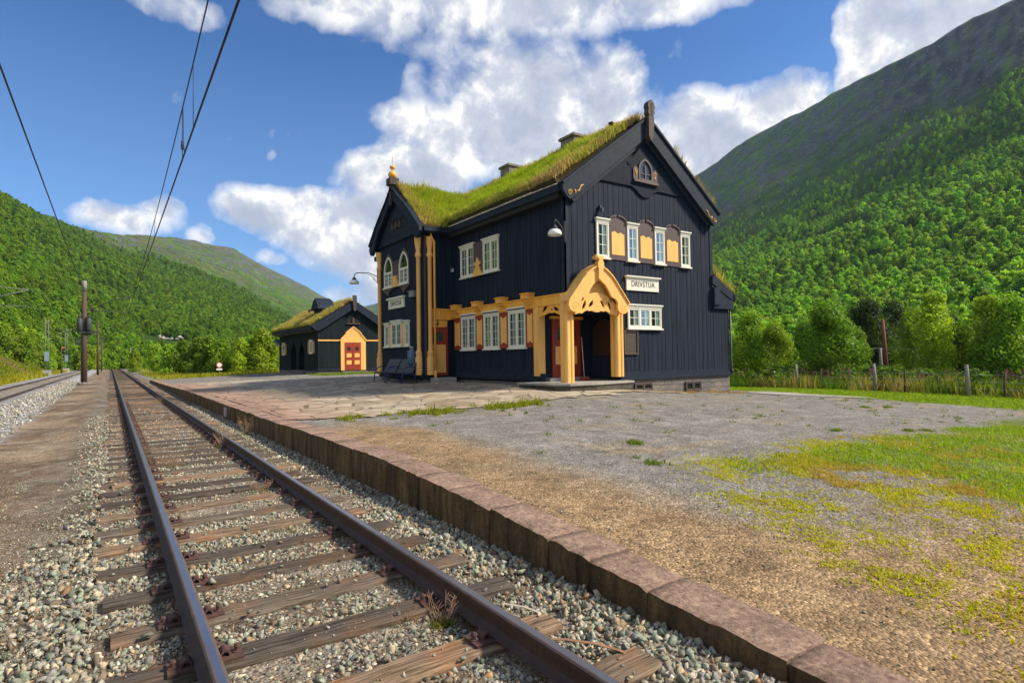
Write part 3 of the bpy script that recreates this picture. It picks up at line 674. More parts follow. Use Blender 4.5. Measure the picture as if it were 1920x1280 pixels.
for i in range(100, 260):
    yy = sy+.692*i; x = 1.199+float(trackx(yy)); far.box(x-1.25, x+1.25, yy-.115, yy+.115, -.3, -.166)
tag(far.build('sleeper', SLM, trk), kind='stuff')
trk2 = thing('railway_track', 'farther main line track on pale grey ballast beside the grassy bank', 'railway track')
YS2 = list(np.r_[np.arange(8, 150, 8.0), np.arange(150, 620, 12)])
rail(trk2, -3.88, .1, YS2); rail(trk2, -5.36, .1, YS2)
b = MB()
for i in range(170):
    yy = 14+.62*i; x = -4.62+float(trackx(yy)); b.box(x-1.3, x+1.3, yy-.12, yy+.12, -.25, -.028)
tag(b.build('sleeper', mat('dusty concrete sleepers', (.20, .18, .155), .9, .3), trk2), kind='stuff')

# ------------------------------------------------------------------ ballast: real stones
def hulls(rng, n=26):
    out = []
    for k in range(n):
        bm = bmesh.new(); q = rng.normal(size=(9, 3)); q = np.sign(q)*np.abs(q)**.6; q /= np.abs(q).max(1)[:, None]**.6*np.linalg.norm(q, axis=1)[:, None]**.4; q *= rng.uniform(.8, 1.05, (9, 1))*np.array([1, rng.uniform(.62, .95), rng.uniform(.45, .8)])
        for p in q: bm.verts.new(p)
        r = bmesh.ops.convex_hull(bm, input=bm.verts); bmesh.ops.delete(bm, geom=[g for g in r['geom_interior']], context='VERTS') if r['geom_interior'] else None
        bmesh.ops.triangulate(bm, faces=bm.faces); bm.verts.ensure_lookup_table(); bm.verts.index_update()
        out.append((np.array([v.co[:] for v in bm.verts]), np.array([[v.index for v in f.verts] for f in bm.faces]))); bm.free()
    return out
def rotm(rng, n, tilt=1.0):
    q = rng.normal(size=(n, 4)); q /= np.linalg.norm(q, axis=1)[:, None]; w, x, y, z = q.T
    return np.stack([1-2*(y*y+z*z), 2*(x*y-z*w), 2*(x*z+y*w), 2*(x*y+z*w), 1-2*(x*x+z*z), 2*(y*z-x*w), 2*(x*z-y*w), 2*(y*z+x*w), 1-2*(x*x+y*y)], 1).reshape(-1, 3, 3)
PAL = (lambda p: p*.68+p.mean(1)[:, None]*np.array((.335, .325, .30)))(np.array([(.175, .21, .165), (.135, .18, .14), (.21, .215, .20), (.27, .25, .21), (.33, .26, .165), (.24, .165, .095), (.30, .145, .05), (.40, .37, .30), (.135, .14, .145), (.17, .13, .095)]))
def stones(name, label, P, S, rng, pw):
    hs = hulls(rng); n = len(P); k = rng.integers(0, len(hs), n); Rm = rotm(rng, n); Vs = []; Fs = []; Cs = []; base = 0
    col = np.minimum(PAL[rng.choice(len(PAL), n, p=np.array(pw)/sum(pw))]*rng.uniform(.6, 1.35, (n, 1))*np.array((1.40, 1.35, 1.22)), .62)
    for i, (v, f) in enumerate(hs):
        m = np.where(k == i)[0]
        if not len(m): continue
        W = np.einsum('mij,vj->mvi', Rm[m], v)*S[m][:, None, None] + P[m][:, None, :]
        Vs.append(W.reshape(-1, 3)); Fs.append((f[None] + (np.arange(len(m))*len(v))[:, None, None] + base).reshape(-1, 3)); base += len(m)*len(v)
        Cs.append(np.repeat(col[m], len(v), 0))
    return tag(np_obj(name, np.concatenate(Vs), np.concatenate(Fs), STONE, col=np.concatenate(Cs)), label, kind='stuff')
def build_ballast():
    rng = np.random.default_rng(5); P = []; S = []
    def fill(x0, x1, y0, y1, dens, s0, s1, zoff=0.0, fade=None):
        n = int((x1-x0)*(y1-y0)*dens); x = rng.uniform(x0, x1, n); y = rng.uniform(y0, y1, n); s = rng.uniform(s0, s1, n)**1.0
        s *= np.where(rng.uniform(0, 1, n) > .9, 1.35, 1.0)
        keep = np.ones(n, bool) if fade is None else rng.uniform(0, 1, n) < fade(x, y)
        # leave the sleeper tops mostly clear, and keep out of the rails
        dy = np.abs((y-sy+.346) % .692-.346); on = (dy < .135) & (x > -.10) & (x < 2.50); keep &= ~on | (rng.uniform(0, 1, n) < .012)
        for xr in (XL, XR): keep &= np.abs(x-xr) > .085
        x, y, s, on = x[keep], y[keep], s[keep], on[keep]
        lvl = np.where((x > -.05) & (x < 2.45), -.216, gz(x, y)-.004)
        z = lvl + s*rng.uniform(-.15, .75, len(x)) + zoff + .02*(fbm(x*3, y*3, 2)-.5)
        z = np.where(on, -.163+s*.35, z)
        P.append(np.c_[x, y, z]); S.append(s)
    leftf = lambda x, y: np.clip((x+1.85-.30*np.maximum(y-3.6, 0)+(fbm(x*2, y*2, 9)-.5)*.9)/.9, 0, 1)*np.where(y > 7, .75, 1)
    fill(-1.9, -.02, .6, 7.5, 950, .019, .040, 0, leftf)
    fill(-2.0, -.1, .6, 3.6, 130, .032, .055, 0, leftf)
    fill(-1.3, -.02, 7.5, 24, 360, .018, .034, 0, lambda x, y: np.clip((x+.62+(fbm(x*2, y*2, 9)-.5)*.7)/.5, 0, 1)*.8)
    fill(0, 2.45, .6, 7.0, 1900, .009, .029)
    fill(0, 2.45, 7.0, 26, 480, .014, .030)
    fill(2.40, 2.93, .4, 7.0, 1100, .018, .040)
    fill(2.40, 2.93, 7.0, 26, 420, .018, .034)
    fill(-3.4, -1.0, 1.2, 12, 330, .004, .016); fill(-3.2, -1.2, 1.5, 10, 40, .012, .032)
    P = np.concatenate(P); S = np.concatenate(S)
    d = np.hypot((P[:, 0]-2.62)/.30, (P[:, 1]-3.75)/.35); k = (d > 1) | (rng.uniform(0, 1, len(P)) < .25)     # the patch of fine grey grit
    P, S = P[k], S[k]
    stones('ballast', 'loose crushed stone ballast around the near track', P, S, rng, [15, 13, 14, 13, 12, 8, 2.2, 7, 7, 8])
    # fine grit between the stones
    n = 26000; x = rng.uniform(-1.6, 2.93, n); y = .7 + rng.uniform(0, 1, n)**1.4*8; s = rng.uniform(.004, .010, n)
    keep = np.ones(n, bool)
    for xr in (XL, XR): keep &= np.abs(x-xr) > .08
    dy = np.abs((y-sy+.346) % .692-.346); keep &= ~((dy < .125) & (x > -.08) & (x < 2.48) & (rng.uniform(0, 1, n) > .05))
    z = np.where(x > 2.45, gz(x, y)+.004, np.where(dy < .125, -.160, np.maximum(gz(x, y), -.21)+.006))
    stones('grit', 'fine grit and chippings lying in the ballast', np.c_[x, y, z][keep], s[keep], rng, [6, 6, 12, 14, 16, 10, 3, 12, 10, 8])
    n = 3200; y = rng.uniform(12, 70, n); x = -2.05 - rng.uniform(0, 1, n)**.8*1.3; 
    stones('main_line_ballast', 'pale grey ballast shoulder of the main line', np.c_[x, y, gz(x, y)+.02], rng.uniform(.03, .06, n), rng, [1, 1, 14, 10, 2, 1, 0.5, 14, 12, 1])
    # stray pebbles on the sandy platform
    n = 2600; x = 3.4+rng.uniform(0, 1, n)**1.3*6; y = rng.uniform(.3, 9, n); s = .004+.012*rng.uniform(0, 1, n)**3.2
    stones('pebbles', 'scattered small pebbles on the sandy platform', np.c_[x, y, gz(x, y)+s*.3+.004], s, rng, [5, 5, 12, 12, 10, 6, 1, 8, 10, 8])
build_ballast()

# ------------------------------------------------------------------ granite kerb of the platform
def build_kerb():
    m = bpy.data.materials.new('reddish granite kerb'); m.use_nodes = True; g = NT(m.node_tree); b = g.nodes['Principled BSDF']; b.inputs['Roughness'].default_value = .85; b.inputs['Specular IOR Level'].default_value = .25
    tc = g.n('ShaderNodeTexCoord'); v = tc.outputs['Object']; geo = g.n('ShaderNodeNewGeometry')
    n1 = g.noise(v, 22, 8, .78); n2 = g.noise(v, 3.0, 5, .6); vs = g.vmap(v, (7, 7, 1.6)); n3 = g.noise(vs, 1, 5, .65)
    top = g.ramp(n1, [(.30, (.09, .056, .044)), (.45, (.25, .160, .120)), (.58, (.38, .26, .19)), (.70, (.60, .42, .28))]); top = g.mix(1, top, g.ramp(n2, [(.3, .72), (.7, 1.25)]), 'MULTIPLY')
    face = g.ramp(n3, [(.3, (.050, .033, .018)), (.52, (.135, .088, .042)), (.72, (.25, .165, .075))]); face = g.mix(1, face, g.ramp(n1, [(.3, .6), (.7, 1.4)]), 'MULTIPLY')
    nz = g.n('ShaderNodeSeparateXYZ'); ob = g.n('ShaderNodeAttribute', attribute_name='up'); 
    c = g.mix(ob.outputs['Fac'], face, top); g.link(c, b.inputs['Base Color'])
    bp = g.n('ShaderNodeBump'); bp.inputs['Strength'].default_value = 1.0; bp.inputs['Distance'].default_value = .03
    g.link(g.m('ADD', n1, g.m('MULTIPLY', n2, .8)), bp.inputs['Height']); g.link(bp.outputs[0], b.inputs['Normal'])
    root = thing('platform_edge', 'long row of rough reddish granite blocks edging the platform', 'platform edge', (3.15, 2, 0))
    root['_w'] = 1
    J = [.2, 1.0, 1.76, 2.74, 3.32, 3.81, 4.69, 5.52, 6.24]; rng = np.random.default_rng(8)
    while J[-1] < 61: J.append(J[-1] + rng.uniform(.7, 1.35))
    for i in range(len(J)-1):
        y0, y1 = J[i]+.006, J[i+1]-.006; ny = max(3, int((y1-y0)/(.075 if y0 < 8 else .3))); nw = 7 if y0 < 8 else 3; nf = 6 if y0 < 8 else 2
        dz = rng.uniform(-.006, .006); dx = rng.uniform(-.015, .015); wid = .40 + rng.uniform(-.03, .05)
        prof = [(2.95+dx+.01*k/nf, None, k/nf) for k in range(nf)]
        V = []; up = []
        nrow = nf + nw + 2
        for a in range(ny+1):
            y = lerp(y0, y1, a/ny); zt = float(gz(3.24, y)) + .03 + dz
            rnd = .009 if a in (0, ny) else 0
            for k in range(nf+1):
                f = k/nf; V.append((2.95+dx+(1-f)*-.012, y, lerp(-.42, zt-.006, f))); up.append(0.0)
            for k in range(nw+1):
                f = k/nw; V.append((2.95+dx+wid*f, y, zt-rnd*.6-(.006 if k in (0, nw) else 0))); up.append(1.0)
        V = np.array(V); amp = .013 if y0 < 12 else .008
        q = V[:, 0]*9+V[:, 2]*7; d1 = (fbm(q, V[:, 1]*9, i, 4)-.5)*amp*2
        upa = np.array(up)
        V[:, 2] += upa*d1*.8; V[:, 0] -= (1-upa)*d1*1.5
        ed = (np.arange(len(V)) % nrow == nf+1); V[ed, 2] += (vnoise(V[ed, 1]*16, V[ed, 1]*0, i)-.75)*.014; V[ed, 0] += (vnoise(V[ed, 1]*19, V[ed, 1]*0+5, i)-.4)*.014
        V[np.where(ed)[0]-1] = V[ed]
        F = [(a*nrow+k, a*nrow+k+1, (a+1)*nrow+k+1, (a+1)*nrow+k) for a in range(ny) for k in range(nrow-1) if k != nf]
        nb = len(V); V2 = list(map(tuple, V))
        for a in (0, ny):                                    # end caps
            V2.append((3.35, lerp(y0, y1, a/ny), -.42)); F.append(tuple([a*nrow+k for k in range(nrow)] + [len(V2)-1]))
        bb = MB(); bb.add(V2, F); o = bb.build('kerb_stone', m, root); me = o.data
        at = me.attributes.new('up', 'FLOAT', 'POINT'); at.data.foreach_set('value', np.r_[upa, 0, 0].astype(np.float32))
        me.polygons.foreach_set('use_smooth', [len(p.vertices) == 4 for p in me.polygons]); me.update()
build_kerb()
# ------------------------------------------------------------------ building parts
def boards(mb, u0, u1, v0, vt, n0=0.0, pitch=.205, rng=None, vb=None):
    """vertical board and batten cladding; vt is the top as a number or a function of u"""
    rng = rng or np.random.default_rng(4); u = u0
    while u < u1-.02:
        w = min(pitch*rng.uniform(.8, 1.2), u1-u); a, b = u+w*.035, u+w*.955
        ta = vt(a) if callable(vt) else vt; tb = vt(b) if callable(vt) else vt
        bo = v0 if vb is None else vb((a+b)/2)
        n1 = n0+.020+rng.uniform(0, .006)
        mb.add([(a, bo, n0), (b, bo, n0), (b, tb, n0), (a, ta, n0), (a, bo, n1), (b, bo, n1), (b, tb, n1), (a, ta, n1)],
               [(0,3,2,1),(4,5,6,7),(0,1,5,4),(1,2,6,5),(2,3,7,6),(3,0,4,7)])
        u += w
def window(T, root, u0, u1, v0, v1, sashes, rows, cols=2, cap=.1, capdrop=None, n0=.03, sill=.055, curtain=(.42, .42), frame=WHITE, name='window', capw=.05, capl=True):
    """casement window: frame with muntins, glass, curtains, sill and head moulding"""
    f = MB(T); fw = .055; n1 = n0+.055
    f.box(u0, u0+fw, v0, v1, n0, n1); f.box(u1-fw, u1, v0, v1, n0, n1); f.box(u0+fw, u1-fw, v0, v0+fw, n0, n1); f.box(u0+fw, u1-fw, v1-fw, v1, n0, n1)
    iu0, iu1, iv0, iv1 = u0+fw, u1-fw, v0+fw, v1-fw; W = (iu1-iu0)/sashes; panes = MB(T); cur = MB(T)
    for s in range(sashes):
        a, b = iu0+W*s, iu0+W*(s+1)
        if s: f.box(a-.032, a+.032, iv0, iv1, n0, n1-.004)
        st = .038; a2, b2 = a+(.032 if s else 0), b-(.032 if s < sashes-1 else 0)
        for q in ((a2, a2+st, iv0, iv1), (b2-st, b2, iv0, iv1), (a2+st, b2-st, iv0, iv0+st*1.3), (a2+st, b2-st, iv1-st, iv1)): f.box(*q, n0, n1-.016)
        ga, gb, gc, gd = a2+st, b2-st, iv0+st*1.3, iv1-st
        for c in range(1, cols): x = lerp(ga, gb, c/cols); f.box(x-.010, x+.010, gc, gd, n0+.012, n1-.022)
        for r in range(1, rows): z = lerp(gc, gd, r/rows); f.box(ga, gb, z-.010, z+.010, n0+.010, n1-.024)
        panes.add([(ga, gc, n0+.016), (gb, gc, n0+.016), (gb, gd, n0+.016), (ga, gd, n0+.016)], [(0, 1, 2, 3)])
        k = 6; wv = lambda i: n0+.005+.003*(i % 2)
        ww = (gb-ga)
        for (p, q) in ((ga, ga+ww*curtain[0]), (gb-ww*curtain[1], gb)):
            if q-p < .01: continue
            pts = [(lerp(p, q, i/k), gc, wv(i)) for i in range(k+1)] + [(lerp(p, q, i/k), gd, wv(i)) for i in range(k+1)]
            cur.add(pts, [(i, i+1, k+2+i, k+1+i) for i in range(k)])
    o = f.build(name, frame, root)
    panes.build('pane', GLASS, o)
    if cur.v: cur.build('curtain', CURTAIN, o)
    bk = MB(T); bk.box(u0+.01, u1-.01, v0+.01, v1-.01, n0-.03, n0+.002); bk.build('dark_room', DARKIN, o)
    if sill: s = MB(T); s.box(u0-.045, u1+.045, v0-sill, v0, 0, n1+.05); s.build('sill', frame, o)
    if cap:
        c = MB(T); c.box(u0-.02, u1+.02, v1, v1+cap*.62, 0, n1+.015); c.box(u0-capw, u1+capw, v1+cap*.62, v1+cap, 0, n1+.055); c.build('head_moulding', frame, o)
    return o
def arch_pts(u0, u1, v0, vs, vt, n=9, r=1.0):
    """pointed arch outline, counter-clockwise from bottom left"""
    c = (u0+u1)/2; P = [(u0, v0), (u1, v0)]
    w = (u1-u0)*.82; R_ = [(u1-w+w*math.cos(t), vs+(vt-vs)*math.sin(t)/math.sin(TM)) for TM in [math.acos((c-u1+w)/w)] for t in np.linspace(0, TM, n)]
    return P + R_ + [(u0+u1-a, b) for a, b in R_[::-1][1:]]
def inset(P, d):
    P = [Vector((a, b)) for a, b in P]; n = len(P); out = []
    for i in range(n):
        a, b, c = P[i-1], P[i], P[(i+1) % n]; e1 = (b-a).normalized(); e2 = (c-b).normalized(); n1 = Vector((-e1.y, e1.x)); n2 = Vector((-e2.y, e2.x))
        m = (n1+n2); L = max(.35, m.length/2); m.normalize(); out.append(tuple(b+m*d/L))
    return out
def spiral(mb, T, cu, cv, r, n, turns=1.6, w=.02, dirn=1, depth=.02):
    pts = []
    for i in range(28):
        t = i/27; a = dirn*2*math.pi*turns*t; rr = r*(1-.82*t); pts.append(T(cu+rr*math.cos(a), cv+rr*math.sin(a), n))
    mb.tube(pts, [w*(1-.4*i/27) for i in range(28)], 6)

X0, Y0, X1, ZB = 12.60, 15.05, 20.39, .68
YE = 31.0
TG, TL = on_y(Y0), on_x(X0)                    # gable wall, long wall facing the track
house = wroot('station_building', 'large two storey dark timber station with grass roof and yellow porch', 'house', (12.6, 15.05, 0))
# stone base
b = MB(); b.box(X0+.04, 15.2, Y0+.06, YE, -.4, .60); b.box(15.2, 21.50, Y0+.04, YE, -.7, ZB); b.box(11.14, X0+.04, 23.0, 27.7, -.2, .62)
fm = bpy.data.materials.new('rough coursed stone'); fm.use_nodes = True
def stone_mat(m):
    g = NT(m.node_tree); p = g.nodes['Principled BSDF']; p.inputs['Roughness'].default_value = .9
    tc = g.n('ShaderNodeTexCoord'); v = tc.outputs['Object']; sx = g.n('ShaderNodeSeparateXYZ'); g.link(v, sx.inputs[0])
    cb = g.n('ShaderNodeCombineXYZ'); g.link(g.m('ADD', sx.outputs[0], sx.outputs[1]), cb.inputs[0]); g.link(sx.outputs[2], cb.inputs[1])
    nz = g.n('ShaderNodeTexNoise'); g.link(v, nz.inputs['Vector']); nz.inputs['Scale'].default_value = 5
    w = g.mix(.05, cb.outputs[0], nz.outputs['Color'])
    br = g.n('ShaderNodeTexBrick'); g.link(w, br.inputs['Vector']); br.inputs['Scale'].default_value = 1; br.inputs['Brick Width'].default_value = .52; br.inputs['Row Height'].default_value = .20
    br.inputs['Mortar Size'].default_value = .008; br.inputs['Color1'].default_value = (.20, .165, .135, 1); br.inputs['Color2'].default_value = (.125, .115, .11, 1); br.inputs['Mortar'].default_value = (.07, .062, .055, 1)
    n = g.noise(v, 14, 7, .7); c = g.mix(1, br.outputs['Color'], g.ramp(n, [(.3, .55), (.5, 1), (.7, 1.5)]), 'MULTIPLY'); g.link(c, p.inputs['Base Color'])
    bp = g.n('ShaderNodeBump'); bp.inputs['Strength'].default_value = .9; bp.inputs['Distance'].default_value = .03
    g.link(g.m('ADD', g.m('MULTIPLY', br.outputs['Fac'], -1.2), n), bp.inputs['Height']); g.link(bp.outputs[0], p.inputs['Normal'])
stone_mat(fm)
b.build('stone_base', fm, house)
for u0, u1, v0, v1 in ((18.62, 19.56, .08, .47), (15.78, 16.72, .20, .52)):
    T = on_y(Y0+.04); w = window(T, house, u0, u1, v0, v1, 2, 1, 1, 0, sill=0, curtain=(0, 0), frame=BROWN, n0=.012, name='basement_window')
# timber shell
b = MB()
b.box(X0, X1, Y0, YE, 3.05, 6.9); b.box(15.12, X1, Y0, YE, ZB, 3.05); b.box(X0, 15.12, 16.66, YE, ZB, 3.05)
b.prism([(X0, 6.9), (X1, 6.9), (X1, 7.13), (16.46, 9.88), (X0, 7.13)], 'y', Y0, YE)
rb = np.random.default_rng(3)
topg = lambda u: 6.95 + .70*min(u-X0, X1-u)
m2 = MB(TG); boards(m2, 15.14, X1, .93, topg, .0, .235, rb); boards(m2, X0, 15.14, 3.66, topg, 0, .235, rb); b.add(m2.v, m2.f)
m2 = MB(TL); boards(m2, Y0, 22.95, 3.66, 6.9, 0, .20, rb); boards(m2, 16.7, 22.95, .93, 3.3, 0, .17, rb); b.add(m2.v, m2.f)
m2 = MB(on_y(16.66)); boards(m2, X0+.02, 13.1, .93, 3.04, 0, .14, rb); b.add(m2.v, m2.f)
b.build('timber_wall', NAVY, house)
# base boards and corner board
b = MB(); b.box(15.0, 21.56, Y0-.06, Y0-.001, ZB-.02, .80); b.box(15.0, 21.54, Y0-.035, Y0-.002, .80, .93)
b.box(X0-.06, X0-.001, 16.2, 22.95, ZB-.02, .80); b.box(X0-.035, X0-.002, 16.2, 22.95, .80, .93); b.box(X0-.03, 13.2, 16.6, 16.655, ZB, .90)
b.box(X0-.05, X0+.12, Y0-.05, Y0-.001, 3.68, 6.86); b.box(X0-.05, X0-.001, Y0-.05, Y0+.14, 3.68, 6.86); b.box(X1-.13, X1+.02, Y0-.05, Y0-.001, 3.7, 6.9)
b.build('base_board', NAVYTRIM, house)
# annex on the right
b = MB(); b.box(X1, 21.46, Y0+.002, YE-2, ZB, 3.55); b.prism([(X1, 3.55), (21.46, 3.55), (21.46, 3.62), (X1, 4.35)], 'y', Y0+.002, YE-2)
m2 = MB(on_y(Y0+.002)); boards(m2, X1+.02, 21.46, .93, 3.55, 0, .2, rb); b.add(m2.v, m2.f)
b.build('annex_wall', NAVY, house)
b = MB(); b.prism([(X1-.08, 4.42), (21.72, 3.72), (21.78, 3.72), (21.78, 3.98), (20.45, 4.75), (X1-.08, 4.75)], 'y', Y0-.12, YE-1.8)
b.box(21.70, 21.84, Y0-.16, YE-1.8, 3.78, 4.02); b.box(X1-.06, 21.62, Y0-.14, Y0-.02, 3.40, 3.78)
b.box(X1-.08, X1+.30, Y0-.2, Y0-.03, 3.55, 4.25)
b.prism([(X1-.07, 3.5), (21.60, 3.5), (21.60, 3.95), (X1-.07, 4.6)], 'y', Y0-.09, Y0-.03)
b.build('annex_roof', NAVYTRIM, house)
# main roof
def roofz(x): return 10.22 - .714*abs(x-16.46)
b = MB(); b.prism([(12.33, 7.27), (16.46, 10.22), (20.59, 7.27), (20.59, 7.05), (16.46, 10.0), (12.33, 7.05)], 'y', Y0-.14, YE+.3)
b.box(12.22, 12.33, Y0-.1, YE+.3, 7.02, 7.26); b.box(20.59, 20.70, Y0-.1, YE+.3, 7.02, 7.26)
roof = b.build('roof', NAVYTRIM, house)
b = MB(); b.box(12.30, X0, Y0+.0, YE, 6.84, 7.04); b.build('eave_soffit', SOFFIT, house)
b = MB()
r2 = np.random.default_rng(12)
y = Y0
while y < 22.7: L = r2.uniform(.5, 1.2); b.box(12.20+r2.uniform(-.015, .015), 12.30, y, y+L*.93, 7.262, 7.275+r2.uniform(.02, .05)); y += L
b.build('birch_bark_edge', BARK, house)
for cy, cz, w in ((18.9, 10.92, .44), (23.7, 11.0, .38)):
    b = MB(); b.box(16.46-.42, 16.46+.42, cy-w, cy+w, 9.6, cz-.10); b.box(16.46-.5, 16.46+.5, cy-w-.07, cy+w+.07, cz-.10, cz); b.build('chimney', CHIM, roof)
b = MB(); b.lathe([(.05, -.4), (.05, .3), (.11, .3), (.11, .36), (.02, .40)], (15.55, 15.75, 9.95), 10); b.build('vent_pipe', DKMETAL, roof)
# verge boards of the main gable
BL = [(12.29, 7.25), (12.30, 7.06), (12.42, 6.90), (12.60, 6.76), (12.70, 6.80), (12.93, 6.96), (16.45, 9.66), (16.45, 10.36)]
BLr = [(2*16.45-x, z) for x, z in BL][::-1]
for P, sg in ((BL, -1), (BLr, 1)):
    b = MB(); b.prism(P, 'y', Y0-.30, Y0-.17)
    q = lambda x, z: (x if sg < 0 else 2*16.45-x, z)
    b.prism([q(12.24, 7.30), q(16.45, 10.42), q(16.45, 10.33), q(12.30, 7.235)], 'y', Y0-.36, Y0-.10)
    b.prism([q(12.78, 6.80), q(16.45, 9.64), q(16.45, 9.50), q(12.90, 6.74)], 'y', Y0-.17, Y0-.03)
    o = b.build('verge_board', NAVYTRIM, house)
    s = MB(); T = on_y(Y0-.305); k = 1 if sg < 0 else -1; cx = 12.60 if sg < 0 else 20.30
    spiral(s, T, cx, 6.99, .10, 0, 1.7, .017, k)
    for a in (((.19, .13), (.24, .05), (.20, -.02)), ((.27, .10), (.36, .10), (.42, .18), (.47, .30), (.60, .36))):
        s.tube([T(cx+k*p, 6.98+q_, 0) for p, q_ in a], [.03, .036, .022] if len(a) == 3 else [.016, .034, .030, .034, .012], 6)
    s.build('scroll_ornament', BRASS, o)
b = MB(); FP = [(16.30, 9.60), (16.42, 9.42), (16.54, 9.60), (16.60, 10.30), (16.57, 10.40), (16.63, 10.46), (16.62, 10.60), (16.65, 10.70), (16.61, 10.84), (16.46, 10.98), (16.31, 10.86), (16.27, 10.72), (16.31, 10.60), (16.28, 10.46), (16.34, 10.38), (16.31, 10.28)]
b.prism(FP, 'y', Y0-.48, Y0-.26); 
for i in range(5): b.lathe([(.0, 0), (.035, .01), (.0, .03)], (16.46, Y0-.49, 10.4+i*.1), 6)
b.build('gable_finial', DBROWN, house)
# smooth panel with a shaped lower edge in the gable peak
low = [(13.95, 7.74), (15.62, 7.76), (15.80, 7.74), (15.98, 7.66), (16.12, 7.54), (16.30, 7.45), (16.46, 7.42), (16.62, 7.45), (16.80, 7.54), (16.94, 7.66), (17.12, 7.74), (17.30, 7.76), (18.97, 7.74)]
b = MB(); b.prism(low + [(16.46, 9.52)], 'y', Y0-.062, Y0-.028)
for i in range(len(low)-1): b.beam((low[i][0], Y0-.07, low[i][1]), (low[i+1][0], Y0-.07, low[i+1][1]), .03, .035)
for sx in (-1, 1):
    b.tube([(16.46+sx*(.80+.10*math.cos(t)+.0), Y0-.07, 8.62+.10*math.sin(t)) for t in np.linspace(math.pi, 2*math.pi, 9)], .018, 5); b.box(16.46+sx*.70-.012, 16.46+sx*.70+.012, Y0-.07, Y0-.05, 7.78, 8.62)
b.build('gable_panel', mat('navy panel boards', (.0095, .0145, .026), .7, .5, (16, 4, .5), .2, (40, 4, 1), .12), house)
# attic window with side leaves
ap = arch_pts(16.10, 16.84, 8.02, 8.42, 8.86, 8); T = on_y(Y0-.06)
f = MB(T); f.band([(u, v) for u, v in ap], inset(ap, .07), 'z', 0, .07); 
f.box(16.44, 16.50, 8.09, 8.60, .01, .05); f.box(16.16, 16.80, 8.27, 8.31, .01, .04); f.tube([T(16.30, 8.58, .03), T(16.47, 8.62, .03), T(16.64, 8.58, .03)], .012, 5)
o = f.build('attic_window', BROWN, house)
f = MB(T); f.prism(inset(ap, .06), 'z', .004, .008); f.build('pane', mat('dusty attic glass', (.03, .04, .055), .15, .5, (3, 3, 3), spec=.8), o)
f = MB(T); f.box(15.84, 17.14, 7.93, 8.02, 0, .10); f.build('sill', BROWN, o)
for sx in (-1, 1):
    f = MB(T); c = 16.47+sx*.52; f.prism([(c-.12, 8.02), (c+.12, 8.02), (c+.12, 8.42), (c+.06, 8.50), (c-.06, 8.50), (c-.12, 8.42)], 'z', 0, .05); q = f.build('carved_leaf', BROWN, o)
    f = MB(); spiral(f, T, c, 8.33, .075, .05, 1.2, .022, sx); f.tube([T(c, 8.24, .05), T(c-sx*.05, 8.17, .05), T(c+sx*.02, 8.10, .05)], [.03, .026, .014], 6); f.build('gilt_scroll', BRASS, q)
# upper window row on the gable with painted shutters between
GW = [(13.97, 14.55), (15.48, 16.02), (16.94, 17.48), (18.42, 18.97)]
for i, (a, c) in enumerate(GW): window(TG, house, a, c, 4.98, 6.24, 1, 3, 2, .13, curtain=(.18, .5) if i < 2 else (.12, .6))
for i in range(3):
    a, c = GW[i][1]+.015, GW[i+1][0]-.015; m = (a+c)/2; h = (c-a)/2
    top = [(c, 6.26)] + [(m+h*math.cos(t), 6.26+.30*math.sin(t)**.8) for t in np.linspace(.15, math.pi-.15, 12)] + [(a, 6.26)]
    f = MB(TG); f.prism([(a, 4.95), (c, 4.95)] + top, 'z', .026, .055)
    hood = [(m+h*1.02*math.cos(t), 6.24+.34*math.sin(t)**.8) for t in np.linspace(.12, math.pi-.12, 15)]
    for j in range(14):
        if j == 7: continue
        f.beam(hood[j]+(.07,), hood[j+1]+(.07,), .06, .05) if False else f.add(*(lambda p, q: ([(p[0], p[1]-.06, .05), (q[0], q[1]-.06, .05), (q[0], q[1], .05), (p[0], p[1], .05), (p[0], p[1]-.06, .10), (q[0], q[1]-.06, .10), (q[0], q[1], .10), (p[0], p[1], .10)], [(0,3,2,1),(4,5,6,7),(0,1,5,4),(1,2,6,5),(2,3,7,6),(3,0,4,7)]))(hood[j+1], hood[j]))
    s = f.build('shutter', BROWN, house)
    p0, p1 = a+.135, c-.135; f = MB(TG)
    wav = [(p1, 5.90), (p1-.10, 5.90), (p1-.12, 5.95), (lerp(p0, p1, .66), 5.945), (m, 5.90), (lerp(p0, p1, .34), 5.945), (p0+.12, 5.99), (p0+.10, 5.94), (p0, 5.94)]
    f.prism([(p0, 5.13), (p1, 5.13)] + wav, 'z', .055, .068); f.build('panel', YELP, s)
# low window beside the porch
window(TG, house, 15.44, 17.21, 2.52, 3.27, 3, 2, 2, .13, curtain=(.12, .5))
b = MB(TG); b.box(15.22, 15.94, 1.56, 2.44, .02, .05); nb = MB(TG); nb.box(15.28, 15.88, 1.62, 2.38, .05, .056)
nbo = thing('notice_board', 'brown framed notice board under the small window right of the porch', 'notice board', (15.58, 15.0, 1.56)); nbo['_w'] = 1
f = MB(TG); f.box(15.22, 15.28, 1.56, 2.44, .026, .085); f.box(15.88, 15.94, 1.56, 2.44, .026, .085); f.box(15.28, 15.88, 1.56, 1.62, .026, .085); f.box(15.28, 15.88, 2.38, 2.44, .026, .085)
f.build('frame', BROWN, nbo)
f = MB(TG); f.box(15.28, 15.88, 1.62, 2.38, .026, .05); f.build('board', NOTICE, nbo)
